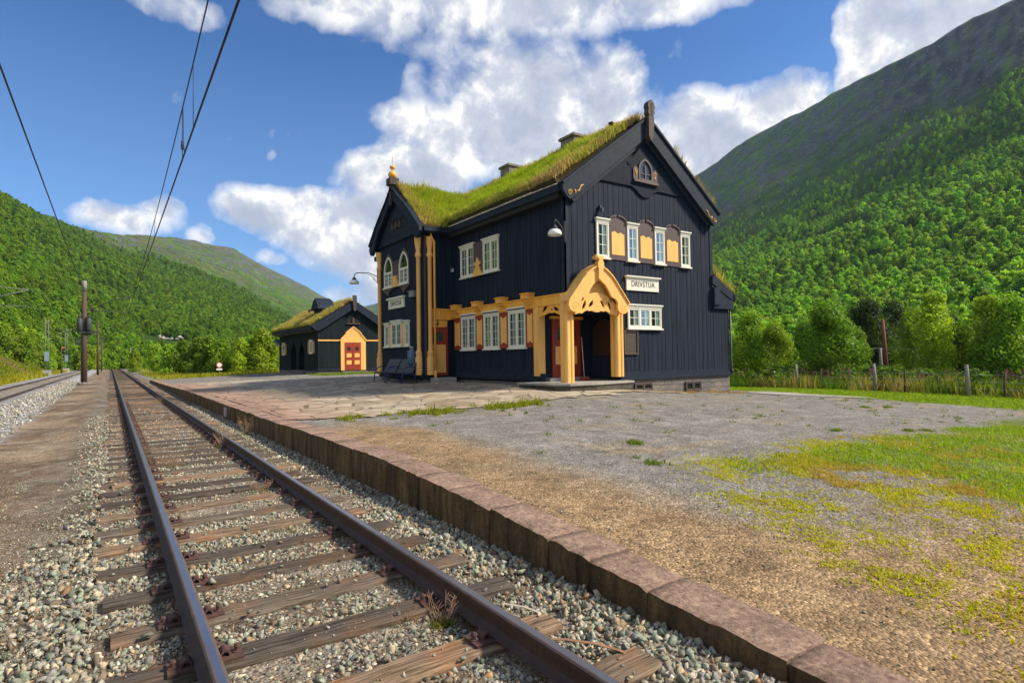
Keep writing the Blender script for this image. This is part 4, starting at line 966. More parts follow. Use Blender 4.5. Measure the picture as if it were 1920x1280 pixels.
# long wall: upper pair of windows joined by a brown panel with a carved finial
w = window(TL, house, 20.90, 22.05, 4.97, 6.24, 2, 3, 2, .12, curtain=(.42, .1)); window(TL, house, 19.05, 20.20, 4.97, 6.24, 2, 3, 2, .12, curtain=(.42, .1))
f = MB(TL); f.box(20.19, 20.91, 4.98, 6.30, .026, .10); o = f.build('window_panel', BROWN, house)
f = MB(TL); F1 = [(-.34, 0), (.34, 0), (.36, .12), (.30, .22), (.20, .28), (.20, .30), (.24, .31), (.24, .38), (.13, .39), (.12, .46), (.24, .50), (.27, .58), (.22, .64), (.15, .60), (.12, .56), (.10, .62), (.07, .74), (0, .84)]
F1 = F1 + [(-a, c) for a, c in F1[::-1][1:-1]] ; F1 = [(20.555+a*.9, 4.90+c*.92) for a, c in F1[:1]+F1[1:]]
f.prism(F1, 'z', .10, .15); f.build('carved_finial', YELP, o)
# yellow band and beam ends
b = MB(); b.box(X0-.10, X0-.003, Y0-.10, 22.95, 3.30, 3.62); b.box(X0-.135, X0-.003, Y0-.135, 22.95, 3.62, 3.66); b.box(X0-.06, X0-.004, 16.8, 22.95, 3.24, 3.30)
b.box(X0-.10, 13.1, Y0-.10, Y0-.003, 3.30, 3.62)
b.build('yellow_beam', YEL, house)
for yy in (22.3, 20.5, 18.7, 17.0):
    b = MB(); b.prism([(X0-.34, 3.66), (X0-.34, 3.82), (X0+.0, 3.82), (X0+.0, 3.42), (X0-.14, 3.42), (X0-.14, 3.46), (X0-.22, 3.50), (X0-.25, 3.58), (X0-.34, 3.62)], 'y', yy-.22, yy+.22); b.box(X0-.37, X0, yy-.25, yy+.25, 3.79, 3.83)
    b.build('beam_end', YEL, house)
LW = [(20.88, 22.06), (19.07, 20.21), (17.32, 18.42)]
for a, c in LW: window(TL, house, a, c, 1.88, 3.25, 2, 4, 2, .15, curtain=(.5, .12), capw=.06)
for a, c in ((22.09, 22.72), (20.25, 20.85), (18.46, 19.05), (16.80, 17.29)):
    f = MB(TL); f.box(a, c, 1.88, 3.26, .026, .06); s = f.build('shutter', RED, house)
    p0, p1 = a+.09, c-.09; m = (a+c)/2; f = MB(TL)
    up = [(p1, 3.10), (p1-.08, 3.10), (p1-.09, 3.06), (m+.05, 3.05), (m, 3.03), (m-.05, 3.05), (p0+.09, 3.06), (p0+.08, 3.10), (p0, 3.10)]
    f.prism([(p0, 2.04), (p0+.08, 2.04), (p0+.09, 2.08), (m-.05, 2.09), (m, 2.11), (m+.05, 2.09), (p1-.09, 2.08), (p1-.08, 2.04), (p1, 2.04)] + up, 'z', .06, .072); f.build('panel', YELP, s)
# ---- porch in the corner
b = MB(); P = [(11.72, 16.75), (11.78, 14.75), (12.15, 14.38), (13.2, 14.25), (15.25, 14.55), (15.3, 15.06), (15.1, 16.65), (12.6, 16.65)]
b.prism(P, 'z', .575, .645); o = b.build('porch_floor', SLAB, house); b = MB(); b.prism([(lerp(13.6, x, .965), lerp(15.6, y, .965)) for x, y in P], 'z', -.1, .576); b.build('plinth', mat('mossy dark masonry', (.075, .066, .05), .95, .45, (6, 6, 6), .6), o)
b = MB(); b.box(12.84, 14.66, 16.28, 16.66, .646, .76); b.build('door_step', CONC, house)
d = MB(on_y(16.64)); d.box(13.20, 14.55, .76, 2.90, .0, .05); d.box(13.86, 13.89, .80, 2.86, .05, .062); do = d.build('front_door', RED, house)
f = MB(on_y(16.64)); f.box(13.34, 14.36, 1.24, 1.90, .052, .066); f.build('panel', YELP, do)
for c in (13.55, 14.16):
    f = MB(on_y(16.64)); f.prism([(c-.15, 2.13), (c+.15, 2.13), (c+.15, 2.40), (c+.09, 2.58), (c, 2.64), (c-.09, 2.58), (c-.15, 2.40)], 'z', .048, .056); f.build('pane', mat('dark green door glass', (.018, .035, .022), .08, .4, (6, 6, 6), spec=.8), do)
f = MB(on_y(16.64)); f.box(13.10, 14.66, 2.90, 3.0, 0, .09); f.build('door_lintel', YEL, do)
f = MB(on_x(15.12)); f.prism([(15.30, 1.55), (16.5, 1.55), (16.5, 2.55), (16.2, 2.80), (15.9, 2.93), (15.6, 2.80), (15.30, 2.55)], 'z', .0, .04); f.build('porch_wall_panel', mat('dark red brown boards', (.045, .016, .010), .6, .3, (4, 18, 4)), house)
def clover_column(cx, cy, z0, z1, w, name='porch_column'):
    b = MB(); r = w*.26
    for sx in (-1, 1):
        for sy in (-1, 1): b.lathe([(r, 0), (r, z1-z0)], (cx+sx*w*.24, cy+sy*w*.24, z0), 14)
    b.box(cx-w*.42, cx+w*.42, cy-w*.30, cy+w*.30, z0+.002, z1-.002); b.box(cx-w*.30, cx+w*.30, cy-w*.42, cy+w*.42, z0+.004, z1-.004)
    return b.build(name, YELP, house)
clover_column(12.63, 15.08, .648, 3.64, .385); clover_column(14.93, 15.06, .78, 3.30, .385)
b = MB(); b.box(X0-.09, X0+.20, 16.50, 16.80, .84, 3.30); b.build('porch_post', YELP, house)
# carved bracket on the track side of the porch
def pierced(T, root, poly, holes, n0, n1, name, m):
    """board with holes cut through: outline bridged to its holes"""
    me = bpy.data.meshes.new(name); bm = bmesh.new()
    def loop(P): 
        vs = [bm.verts.new(p+(0,)) for p in P]; return [bm.edges.new((vs[i], vs[(i+1) % len(vs)])) for i in range(len(vs))]
    E_ = loop(poly)
    for h in holes: E_ += loop(h)
    bmesh.ops.triangle_fill(bm, use_beauty=True, use_dissolve=False, edges=E_)
    r = bmesh.ops.extrude_face_region(bm, geom=bm.faces[:])
    for v in [g for g in r['geom'] if isinstance(g, bmesh.types.BMVert)]: v.co.z = 1
    for v in bm.verts: v.co = Vector(T(v.co.x, v.co.y, n0 if v.co.z < .5 else n1))
    bmesh.ops.recalc_face_normals(bm, faces=bm.faces); bm.to_mesh(me); bm.free(); me.materials.append(m)
    o = bpy.data.objects.new(name, me); COL.objects.link(o); return adopt(o, root)
T = on_x(X0)
def leafhole(cx, cz, a, L, w):
    L *= 1.25; w *= 1.65
    ca, sa = math.cos(a), math.sin(a); return [(cx+ca*p*L-sa*q*w, cz+sa*p*L+ca*q*w) for p, q in ((-1, 0), (-.35, -.75), (.4, -1), (.9, -.35), (1, .2), (.35, .35), (-.3, .5))]
pierced(T, house, [(15.30, 2.93), (15.50, 3.00), (15.62, 3.06), (15.74, 3.02), (15.88, 3.06), (16.10, 3.0), (16.48, 2.93), (16.49, 3.29), (15.28, 3.29)],
        [leafhole(15.50, 3.17, .5, .13, .06), leafhole(16.14, 3.17, math.pi-.5, .14, .06), [(15.68, 3.15), (15.74, 3.10), (15.80, 3.15), (15.77, 3.19), (15.71, 3.19)]], .03, .08, 'carved_bracket', YEL)
# gabled porch canopy
YP = 14.62
CB = [(13.60, 4.55), (13.34, 4.42), (13.10, 4.24), (12.91, 4.04), (12.76, 3.86), (12.62, 3.69), (12.32, 3.34), (12.31, 3.20), (12.36, 3.08), (12.46, 3.01), (12.59, 2.98), (12.72, 3.02), (12.82, 3.10), (12.86, 3.22), (12.84, 3.36), (12.92, 3.48), (13.05, 3.52), (13.15, 3.58), (13.26, 3.76), (13.42, 3.96), (13.69, 4.13), (13.69, 4.60)]
CBr = [(2*13.69-x, z) for x, z in CB[:-2]][::-1] + [(13.69, 4.13), (13.69, 4.60)]
canopy = None
for P, sg in ((CB, 1), (CBr, -1)):
    b = MB(); b.prism(P if sg > 0 else [(13.69, 4.13)]+CBr[:-2]+[(13.69, 4.60)], 'y', YP-.05, YP+.05)
    e = [(13.69, 4.60), (13.36, 4.44), (13.11, 4.26), (12.92, 4.06), (12.76, 3.87), (12.61, 3.69), (12.30, 3.34)]
    for i in range(6):
        p, q = e[i], e[i+1]; fx = lambda t: t if sg > 0 else 2*13.69-t
        b.add([(fx(p[0]), YP-.10, p[1]), (fx(q[0]), YP-.10, q[1]), (fx(q[0]), YP-.10, q[1]+.05), (fx(p[0]), YP-.10, p[1]+.06), (fx(p[0]), Y0, p[1]), (fx(q[0]), Y0, q[1]), (fx(q[0]), Y0, q[1]+.05), (fx(p[0]), Y0, p[1]+.06)],
              [(0,1,2,3),(4,7,6,5),(0,4,5,1),(1,5,6,2),(2,6,7,3),(3,7,4,0)])
    o = b.build('canopy_verge_board', YELP, house)
    f = MB(); spiral(f, on_y(YP-.05), 13.69-sg*1.10, 3.19, .15, 0, 1.5, .010, sg); f.build('scroll_ornament', YEL, o)
b = MB(); b.prism([(12.75, 3.62), (14.63, 3.62), (14.3, 4.0), (13.69, 4.42), (13.08, 4.0)], 'y', 14.84, 14.90); b.build('canopy_back', YELP, house)
b = MB()
for x in (12.62, 14.76): b.box(x-.16, x+.16, YP+.05, Y0+.05, 3.02, 3.34)
b.build('canopy_bracket', YELP, house)
arc = [(12.72, 2.92), (12.90, 2.97), (13.02, 2.96), (13.14, 3.03), (13.26, 3.08), (13.36, 3.05), (13.48, 3.07), (13.60, 3.03), (13.69, 3.02), (13.78, 3.03), (13.90, 3.07), (14.02, 3.05), (14.12, 3.08), (14.24, 3.03), (14.36, 2.96), (14.48, 2.97), (14.66, 2.92), (14.70, 3.10), (14.52, 3.40), (14.30, 3.56), (14.05, 3.64), (13.69, 3.70), (13.33, 3.64), (13.08, 3.56), (12.86, 3.40), (12.68, 3.10)]
HL = [leafhole(13.10, 3.24, 1.15, .15, .055), leafhole(13.42, 3.30, .9, .13, .055), leafhole(13.96, 3.30, math.pi-.9, .13, .055), leafhole(14.28, 3.24, math.pi-1.15, .15, .055), leafhole(14.36, 3.43, math.pi-.75, .10, .035), leafhole(13.02, 3.43, .75, .10, .035)]
pierced(on_y(14.80), house, arc, HL, 0, .06, 'carved_arch', YELP)
b = MB(); b.prism([(13.59, 4.14), (13.69, 4.08), (13.79, 4.14), (13.79, 4.50), (13.83, 4.52), (13.83, 4.70), (13.76, 4.78), (13.82, 4.82), (13.82, 4.92), (13.50, 4.92), (13.44, 4.86), (13.46, 4.80), (13.62, 4.78), (13.56, 4.70), (13.55, 4.52), (13.59, 4.50)], 'y', YP-.14, YP+.04)
b.lathe([(.0, -.10), (.09, -.08), (.11, 0), (.09, .08), (0, .10)], (13.55, YP-.08, 4.86), 12); b.build('canopy_finial', YELP, house)

# ---- bay wing towards the track
XF, BY0, BY1 = 11.10, 22.95, 27.72; BC = 25.33
TB, TS = on_x(XF), on_y(BY0)
b = MB(); b.box(XF, X0+.2, BY0, BY1, ZB, 7.0)
prof = [(22.62, 7.10), (22.9, 7.30), (23.45, 7.86), (24.05, 8.36), (24.62, 8.78), (25.33, 9.44)]; prof = prof + [(2*BC-y, z) for y, z in prof[::-1][1:]]
b.prism([(BY0, 7.0), (BY1, 7.0)] + [(y, z-.22) for y, z in prof[::-1] if BY0+.1 < y < BY1-.1], 'x', XF, X0+.2)
m2 = MB(TB); boards(m2, 23.30, 27.40, .93, 7.2, 0, .16, rb); b.add(m2.v, m2.f); m2 = MB(TS); boards(m2, 11.42, X0, 3.74, 7.0, 0, .2, rb); b.add(m2.v, m2.f)
b.build('bay_wall', NAVY, house)
b = MB(); b.box(XF-.06, XF-.001, BY0-.03, BY1+.03, ZB-.02, .80); b.box(XF-.035, XF-.002, BY0, BY1, .80, .93); b.box(XF-.03, X0-.06, BY0-.06, BY0-.001, ZB-.02, .78); b.build('base_board', NAVYTRIM, house)
# bell-cast roof of the bay
b = MB(); n = len(prof)
for i in range(n-1):
    (y0, z0), (y1, z1) = prof[i], prof[i+1]
    xe = lambda z: 12.4 + max(0, (z-7.3)/.714) + .6
    b.add([(XF-.20, y0, z0), (xe(z0), y0, z0), (xe(z1), y1, z1), (XF-.20, y1, z1), (XF-.20, y0, z0-.16), (xe(z0), y0, z0-.16), (xe(z1), y1, z1-.16), (XF-.20, y1, z1-.16)], [(0,1,2,3),(4,7,6,5),(0,4,5,1),(1,5,6,2),(2,6,7,3),(3,7,4,0)])
b.box(XF-.05, 12.30, 22.52, 22.62, 7.02, 7.22)
b.build('bay_roof', NAVYTRIM, house)
for sg in (1, -1):
    fy = lambda y: y if sg > 0 else 2*BC-y
    outer = [(25.33, 9.56), (24.60, 8.92), (23.95, 8.46), (23.35, 8.00), (22.84, 7.54), (22.46, 7.20), (22.42, 6.98), (22.54, 6.78), (22.70, 6.70)]
    inner = [(25.33, 8.94), (24.72, 8.52), (24.10, 8.05), (23.55, 7.62), (23.30, 7.30), (23.10, 7.00), (22.98, 6.85), (22.88, 6.74), (22.80, 6.70)]
    b = MB(); b.band([(fy(y), z) for y, z in outer], [(fy(y), z) for y, z in inner], 'x', XF-.34, XF-.22, closed=False)
    o2 = [(y, z+.05) for y, z in outer[:6]]; i2 = [(y, z-.02) for y, z in outer[:6]]
    b.band([(fy(y), z) for y, z in o2], [(fy(y), z) for y, z in i2], 'x', XF-.40, XF-.14, closed=False)
    b.build('bay_verge_board', NAVYTRIM, house)
b = MB(); tri = [(23.05, 7.04), (27.61, 7.04), (27.4, 7.30), (26.9, 7.75), (26.2, 8.30), (25.33, 9.1), (24.46, 8.30), (23.76, 7.75), (23.26, 7.30)]
b.prism(tri, 'x', XF-.10, XF-.03)
for z in (7.30, 7.62, 7.95): hw = 2.25-(z-7.04)*1.35; b.box(XF-.112, XF-.098, BC-hw, BC+hw, z-.010, z+.010)
b.box(XF-.13, XF-.1, 22.95, 27.71, 7.00, 7.07)
b.tube([(XF-.12, BC+s_, 8.02+.05*math.cos(s_*7)) for s_ in np.linspace(-.75, .75, 15)], .02, 5)
b.build('bay_gable_panel', NAVYTRIM, house)
b = MB()
for yy, h in ((25.75, .16), (25.33, .20), (24.91, .16)): b.box(XF-.16, XF-.10, yy-.09, yy+.09, 7.74-h, 7.74+h)
b.box(XF-.15, XF-.10, 24.9, 25.76, 7.68, 7.76); b.build('carved_vent', DBROWN, house)
b = MB(); b.box(XF-.50, XF-.06, BC-.24, BC+.24, 9.60, 9.92); b.box(XF-.42, XF-.12, BC-.13, BC+.13, 9.30, 9.60); b.prism([(BC-.10, 9.45), (BC+.10, 9.45), (BC+.05, 8.75), (BC, 8.65), (BC-.05, 8.75)], 'x', XF-.42, XF-.34); o = b.build('bay_finial', DBROWN, house)
b = MB(); b.lathe([(.06, 0), (.15, .04), (.20, .14), (.20, .20), (.15, .31), (.05, .36), (.04, .44), (.10, .46), (.135, .53), (.10, .60), (.03, .63)], (XF-.28, BC, 9.92), 18); b.lathe([(.018, .6), (.014, .95), (.028, .98), (.012, 1.02), (.003, 1.15)], (XF-.28, BC, 9.92), 8); b.build('ball_spire', YEL, o)
# turned posts at the bay corners
PP = [(.17, .82), (.17, .90), (.175, 1.55), (.13, 1.68), (.155, 1.74), (.155, 1.80), (.10, 1.90), (.095, 2.1), (.095, 5.92), (.15, 5.98), (.15, 6.04), (.115, 6.12), (.10, 6.24), (.16, 6.55), (.165, 6.82)]
for cx, cy in ((XF-.06, 23.13), (XF+.34, BY0-.10), (XF-.05, 27.60)):
    b = MB(); b.lathe(PP, (cx, cy, 0), 18); b.build('turned_post', YELP, house)
b = MB(); b.box(XF+.10, XF+.17, BY0-.10, BY0-.002, .8, 6.9); b.build('post_backing', BROWN, house)
b = MB(); b.tube([(XF+.36, BY0-.20, 7.05), (XF+.36, BY0-.26, 6.78), (XF+.47, BY0-.30, 6.60), (XF+.47, BY0-.30, 6.4), (XF+.47, BY0-.30, 1.0)], .05, 10); b.tube([(XF+.47, BY0-.30, 1.02), (XF+.47, BY0-.30, .52)], .065, 10)
b.build('downpipe', YEL, house)
# bay front: twin pointed windows
def arched_window(u0, u1):
    P = arch_pts(u0, u1, 4.97, 5.72, 6.44, 8); f = MB(TB); f.band(P, inset(P, .075), 'z', .02, .10); 
    Q = inset(P, .07); m = (u0+u1)/2
    f.box(u0+.06, u1-.06, 5.60, 5.70, .02, .095); f.box(m-.04, m+.04, 5.05, 5.60, .02, .09)
    for q in (lerp(u0+.07, m-.03, .5), lerp(m+.03, u1-.07, .5)): f.box(q-.012, q+.012, 5.04, 5.60, .03, .07)
    for z in (5.24, 5.42): f.box(u0+.06, u1-.06, z-.011, z+.011, .03, .068)
    c = (m, 5.70)
    for a in (math.pi*.28, math.pi*.5, math.pi*.72): f.tube([TB(c[0]+.16*math.cos(a), c[1]+.16*math.sin(a), .05), TB(c[0]+.46*math.cos(a), c[1]+.62*math.sin(a), .05)], .012, 5)
    f.tube([TB(c[0]+.17*math.cos(a), c[1]+.17*math.sin(a), .05) for a in np.linspace(0, math.pi, 9)], .012, 5)
    o = f.build('arched_window', WHITE, house)
    g = MB(TB); g.prism(Q, 'z', .045, .05); g.build('pane', GLASS, o)
    g = MB(TB); g.prism(Q, 'z', .022, .026); g.build('dark_room', DARKIN, o)
    g = MB(TB)
    for a, c_ in ((u0+.07, u0+.28), (u1-.28, u1-.07)): g.box(a, c_, 5.05, 5.58, .028, .032)
    g.build('curtain', CURTAIN, o)
    g = MB(TB); g.box(u0-.05, u1+.05, 4.90, 4.97, .0, .15); g.build('sill', WHITE, o)
    s = arch_pts(u0-.10, u1+.10, 4.9, 5.75, 6.58, 8); g = MB(TB); g.band(s, inset(s, .105), 'z', .02, .075); g.build('arch_surround', BROWN, o)
arched_window(25.92, 26.92); arched_window(24.14, 25.14)
b = MB(TB); b.box(25.20, 25.86, 4.92, 6.04, .026, .07); b.box(25.14, 25.92, 6.04, 6.12, .02, .10); o = b.build('window_panel', BROWN, house)
b = MB(TB); b.prism([(25.25, 4.90), (25.81, 4.90), (25.83, 5.10), (25.70, 5.22), (25.70, 5.30), (25.78, 5.36), (25.66, 5.42), (25.40, 5.42), (25.28, 5.36), (25.36, 5.30), (25.36, 5.22), (25.23, 5.10)], 'z', .07, .16); b.build('carved_foot', YELP, o)
apr = [(27.04, 4.90), (24.02, 4.90), (24.02, 4.82), (24.45, 4.66), (24.64, 4.52), (24.75, 4.68), (25.0, 4.84), (25.53, 4.88), (26.06, 4.84), (26.32, 4.68), (26.42, 4.52), (26.62, 4.66), (27.04, 4.82)]
b = MB(TB); b.prism(apr[::-1], 'z', .026, .11); b.build('carved_apron', BROWN, house)
# bay front: low triple window with yellow panels
window(TB, house, 26.44, 27.0, 2.12, 3.16, 1, 3, 2, .12, curtain=(.5, .2)); window(TB, house, 24.14, 24.62, 2.12, 3.16, 1, 3, 2, .12, curtain=(.5, .2)); window(TB, house, 24.92, 26.10, 2.12, 3.20, 2, 3, 2, .14, curtain=(.4, .15), n0=.06)
for a, c in ((26.12, 26.42), (24.64, 24.90)):
    b = MB(TB); b.box(a, c, 2.10, 3.18, .026, .07); b.build('window_panel', YELP, house)
# side of the bay: yellow band, lavatory door
b = MB(TS); b.box(XF+.45, X0-.105, 3.22, 3.66, .002, .08); b.box(XF+.45, X0-.105, 3.66, 3.71, .002, .12); b.box(XF+.45, 12.30, 2.90, 3.20, .002, .05); b.build('yellow_band', YEL, house)
b = MB(TS); b.box(XF+.30, 12.30, .80, 2.90, .0, .06); b.box(12.24, 12.30, .80, 2.94, .06, .10); b.box(XF+.30, 12.30, .78, .86, .06, .09); do = b.build('side_door', RED, house)
b = MB(TS); b.box(11.52, 12.20, .90, 2.13, .06, .075); b.build('panel', YELP, do)
b = MB(TS); b.box(11.58, 12.08, 2.28, 2.66, .055, .066); b.build('pane', mat('dark green door glass', (.018, .035, .022), .08, .4, (6, 6, 6), spec=.8), do)
b = MB(); b.tube([TS(11.47, 1.95, .06), TS(11.47, 1.95, .13), TS(11.60, 1.95, .13)], .014, 7); b.build('handle', DKMETAL, do)
b = MB(); b.prism([(XF+.35, BY0-.75), (12.35, BY0-.75), (12.35, BY0), (XF+.35, BY0)], 'z', .2, .70); b.build('door_step', SLAB, house)
# sod roofs: earth layer and growing grass
def sod(quads, name='turf', thick=.20, dens=520, hmin=.16, hmax=.42, seed=1, dry=None, tuft=1.0, lean=(-.02, 0, 0)):
    """quads: list of 4 corner points; grass grows from them. dry(x, y, z, f) -> 0..1, f = 0 at the eave and 1 at the ridge"""
    rng = np.random.default_rng(seed); V = []; F = []; C = []; nb = 0
    for q in quads:
        q = [Vector(p) for p in q]; nrm = (q[1]-q[0]).cross(q[3]-q[0]).normalized()
        if nrm.z < 0: nrm = -nrm
        A = ((q[1]-q[0]).cross(q[3]-q[0]).length + (q[1]-q[2]).cross(q[3]-q[2]).length)/2
        nu = max(2, int((q[1]-q[0]).length/.25)); nv = max(2, int((q[3]-q[0]).length/.25))
        U_, W_ = np.meshgrid(np.linspace(0, 1, nu+1), np.linspace(0, 1, nv+1)); Q = [np.array(p) for p in q]
        S = ((1-U_)*(1-W_))[..., None]*Q[0] + (U_*(1-W_))[..., None]*Q[1] + (U_*W_)[..., None]*Q[2] + ((1-U_)*W_)[..., None]*Q[3]
        lump = thick*(.75+.6*fbm(S[..., 0]*1.7+S[..., 2], S[..., 1]*1.7, seed, 3)); top = S + np.array(nrm)*lump[..., None]
        b0 = nb; V.append(S.reshape(-1, 3)); V.append(top.reshape(-1, 3)); n1 = U_.size
        I = np.arange(n1).reshape(U_.shape)
        for (ii, off) in ((I, n1),): F.append(np.stack([ii[:-1, :-1], ii[:-1, 1:], ii[1:, 1:], ii[1:, :-1]], -1).reshape(-1, 4)+off+b0)
        for e in (I[0], I[-1], I[:, 0], I[:, -1]): F.append(np.stack([e[:-1], e[1:], e[1:]+n1, e[:-1]+n1], -1)+b0)
        C.append(np.tile((.075, .06, .025), (2*n1, 1))); nb += 2*n1
        n = int(A*dens); u = rng.uniform(0, 1, n); w = rng.uniform(0, 1, n)
        P = ((1-u)*(1-w))[:, None]*Q[0] + (u*(1-w))[:, None]*Q[1] + (u*w)[:, None]*Q[2] + ((1-u)*w)[:, None]*Q[3]
        cl = fbm(P[:, 0]*1.6+P[:, 2]*.7, P[:, 1]*1.6, seed+5, 3); P = P + np.array(nrm)*thick*.8
        h = rng.uniform(hmin, hmax, n)*(.45+1.1*cl); wd = rng.uniform(.010, .022, n)*tuft
        dr = np.clip((dry(P[:, 0], P[:, 1], P[:, 2], w) if dry else np.zeros(n)) + (fbm(P[:, 0]*1.1, P[:, 1]*1.1, seed+9, 3)-.5)*1.1 + rng.normal(size=n)*.16, 0, 1)
        up = np.array(nrm)*.40 + np.array([0, 0, .85]); d = up + rng.normal(size=(n, 3))*np.array([.30, .30, .12]) + np.array(lean)*3; d /= np.linalg.norm(d, axis=1)[:, None]
        a = rng.uniform(0, 6.28, n); s = np.c_[np.cos(a), np.sin(a), 0*a]*wd[:, None]
        mid = P + d*h[:, None]*.55; tip = P + d*h[:, None] + np.c_[rng.normal(size=n)*.05, rng.normal(size=n)*.05, -.02*np.ones(n)] - np.c_[0*a, 0*a, h*.06]
        BV = np.stack([P-s, P+s, mid+s*.7, tip, mid-s*.7], 1)                 # blade: quad + tip
        V.append(BV.reshape(-1, 3)); ix = nb+np.arange(n)*5
        F.append(np.stack([ix, ix+1, ix+2, ix+4], -1)); F.append(np.stack([ix+4, ix+2, ix+3, ix+3], -1)); nb += n*5
        g0 = np.array((.21, .33, .014)); g1 = np.array((.46, .52, .028)); t = rng.uniform(0, 1, n)[:, None]; gr = g0*(1-t)+g1*t
        y0 = np.array((.42, .29, .11)); y1 = np.array((.58, .45, .22)); yl = y0*(1-t)+y1*t
        k = gr*(1-dr[:, None]) + yl*dr[:, None]; C.append(np.repeat(k, 5, 0))
    V = np.concatenate(V); F = np.concatenate(F); C = np.concatenate(C)
    tri = F[F[:, 2] == F[:, 3]][:, :3]; qd = F[F[:, 2] != F[:, 3]]
    T3 = np.concatenate([qd[:, [0, 1, 2]], qd[:, [0, 2, 3]], tri])
    o = np_obj(name, V, T3, GRASS, house if name == 'turf' else None, col=C); o['kind'] = 'stuff'; return o
edge_dry = lambda x, y, z, w: .80*sstep(18.0, 15.4, y) + .75*sstep(.74, .97, w) + .62*sstep(.25, 0, w) + .35*sstep(23.2, 25, y) - .17
sod([[(12.30, Y0+.0, 7.29), (12.30, 22.9, 7.29), (16.46, 22.9, 10.24), (16.46, Y0, 10.24)]], dry=edge_dry, seed=2, dens=1250, hmin=.15, hmax=.45)
sod([[(12.30, 22.9, 7.29), (12.30, 27.8, 7.29), (16.46, 27.8, 10.24), (16.46, 22.9, 10.24)], [(12.3, 27.8, 7.29), (12.3, YE, 7.29), (16.46, YE, 10.24), (16.46, 27.8, 10.24)]], dry=edge_dry, seed=3, dens=520, hmin=.2, hmax=.5)
sod([[(20.62, Y0-.05, 7.30), (20.62, YE, 7.30), (16.46, YE, 10.27), (16.46, Y0-.05, 10.27)]], dry=lambda x, y, z, w: .9+0*x, seed=4, dens=900, hmin=.25, hmax=.62, tuft=1.0)
bay_dry = lambda x, y, z, w: .60*sstep(13.0, 11.0, x) + .04
xr = lambda z: 12.4 + max(0, (z-7.3)/.714) + .5
sod([[(XF-.12, prof[i][0], prof[i][1]+.01), (xr(prof[i][1]), prof[i][0], prof[i][1]+.01), (xr(prof[i+1][1]), prof[i+1][0], prof[i+1][1]+.01), (XF-.12, prof[i+1][0], prof[i+1][1]+.01)] for i in range(5)], dry=bay_dry, seed=5, dens=1050, hmin=.16, hmax=.44, lean=(-.03, -.03, 0), thick=.16)
sod([[(XF-.12, prof[i][0], prof[i][1]+.01), (xr(prof[i][1]), prof[i][0], prof[i][1]+.01), (xr(prof[i+1][1]), prof[i+1][0], prof[i+1][1]+.01), (XF-.12, prof[i+1][0], prof[i+1][1]+.01)] for i in range(5, 10)], dry=lambda x, y, z, w: .45+0*x, seed=6, dens=420, hmin=.3, hmax=.75, lean=(-.02, .05, 0), tuft=1.1, thick=.18)
sod([[(20.42, Y0-.1, 4.72), (21.78, Y0-.1, 4.02), (21.78, YE-2, 4.02), (20.42, YE-2, 4.72)]], dry=lambda x, y, z, w: .62+0*x, seed=7, dens=700, hmin=.25, hmax=.6, thick=.10)
b = MB(); b.tube([(21.50, Y0-.05, 3.75), (21.50, Y0-.06, .85), (21.56, Y0-.12, .78)], .04, 8); b.build('downpipe', DKMETAL, house)
# ------------------------------------------------------------------ things on and around the station
def text_mesh(parent, txt, T, u, v, n, size, m, name='lettering', sx=1.0, spacing=1.0, thick=.004, align='CENTER', bold=.0):
    cu = bpy.data.curves.new('txt', 'FONT'); cu.body = txt; cu.size = size; cu.align_x = align; cu.align_y = 'CENTER'; cu.extrude = thick; cu.space_character = spacing; cu.offset = bold
    o = bpy.data.objects.new('txt', cu); COL.objects.link(o)
    bpy.context.view_layer.update(); dg = bpy.context.evaluated_depsgraph_get(); me = bpy.data.meshes.new_from_object(o.evaluated_get(dg)); bpy.data.objects.remove(o)
    for w in me.vertices: w.co = Vector(T(u+w.co.x*sx, v+w.co.y, n+w.co.z))
    me.materials.clear(); me.materials.append(m); q = bpy.data.objects.new(name, me); COL.objects.link(q); return adopt(q, parent)
s = thing('station_sign', 'cream name board reading DRIVSTUA on the gable wall right of the porch', 'sign', (16.25, 15.0, 3.9)); s['_w'] = 1
b = MB(TG); b.box(15.40, 17.10, 3.90, 4.35, .026, .075); b.build('board', WHITE, s)
b = MB(TG); b.box(15.38, 17.12, 4.35, 4.38, .026, .10); b.box(15.34, 17.16, 4.38, 4.43, .026, .15); b.build('cap_moulding', WHITE, s)
text_mesh(s, 'DRIVSTUA', TG, 16.25, 4.135, .077, .30, BLACKP, sx=.86, spacing=1.05)
s = thing('station_sign', 'small cream name board reading DRIVSTUA on the bay facing the track', 'sign', (11.1, 25.4, 3.9)); s['_w'] = 1
TBf = lambda u, v, n: TB(2*25.55-u, v, n)                # seen from the track, reading left to right
b = MB(TB); b.box(24.66, 26.44, 3.90, 4.34, .026, .08); b.build('board', WHITE, s)
b = MB(TB); b.box(24.58, 26.52, 4.34, 4.42, .026, .16); b.build('cap_moulding', WHITE, s)
text_mesh(s, 'DRIVSTUA', TBf, 25.55, 4.12, .083, .30, BLACKP, sx=.86, spacing=1.05)
s = thing('toilet_sign', 'small black sign with a yellow letter T above the side door', 'sign', (11.75, 22.95, 3.05)); s['_w'] = 1
b = MB(TS); b.box(11.66, 11.86, 2.97, 3.19, .05, .066); b.build('plate', BLACKP, s); text_mesh(s, 'T', TS, 11.76, 3.08, .068, .20, mat('bright yellow letter', (.75, .55, .08), .5, .05), bold=.01)
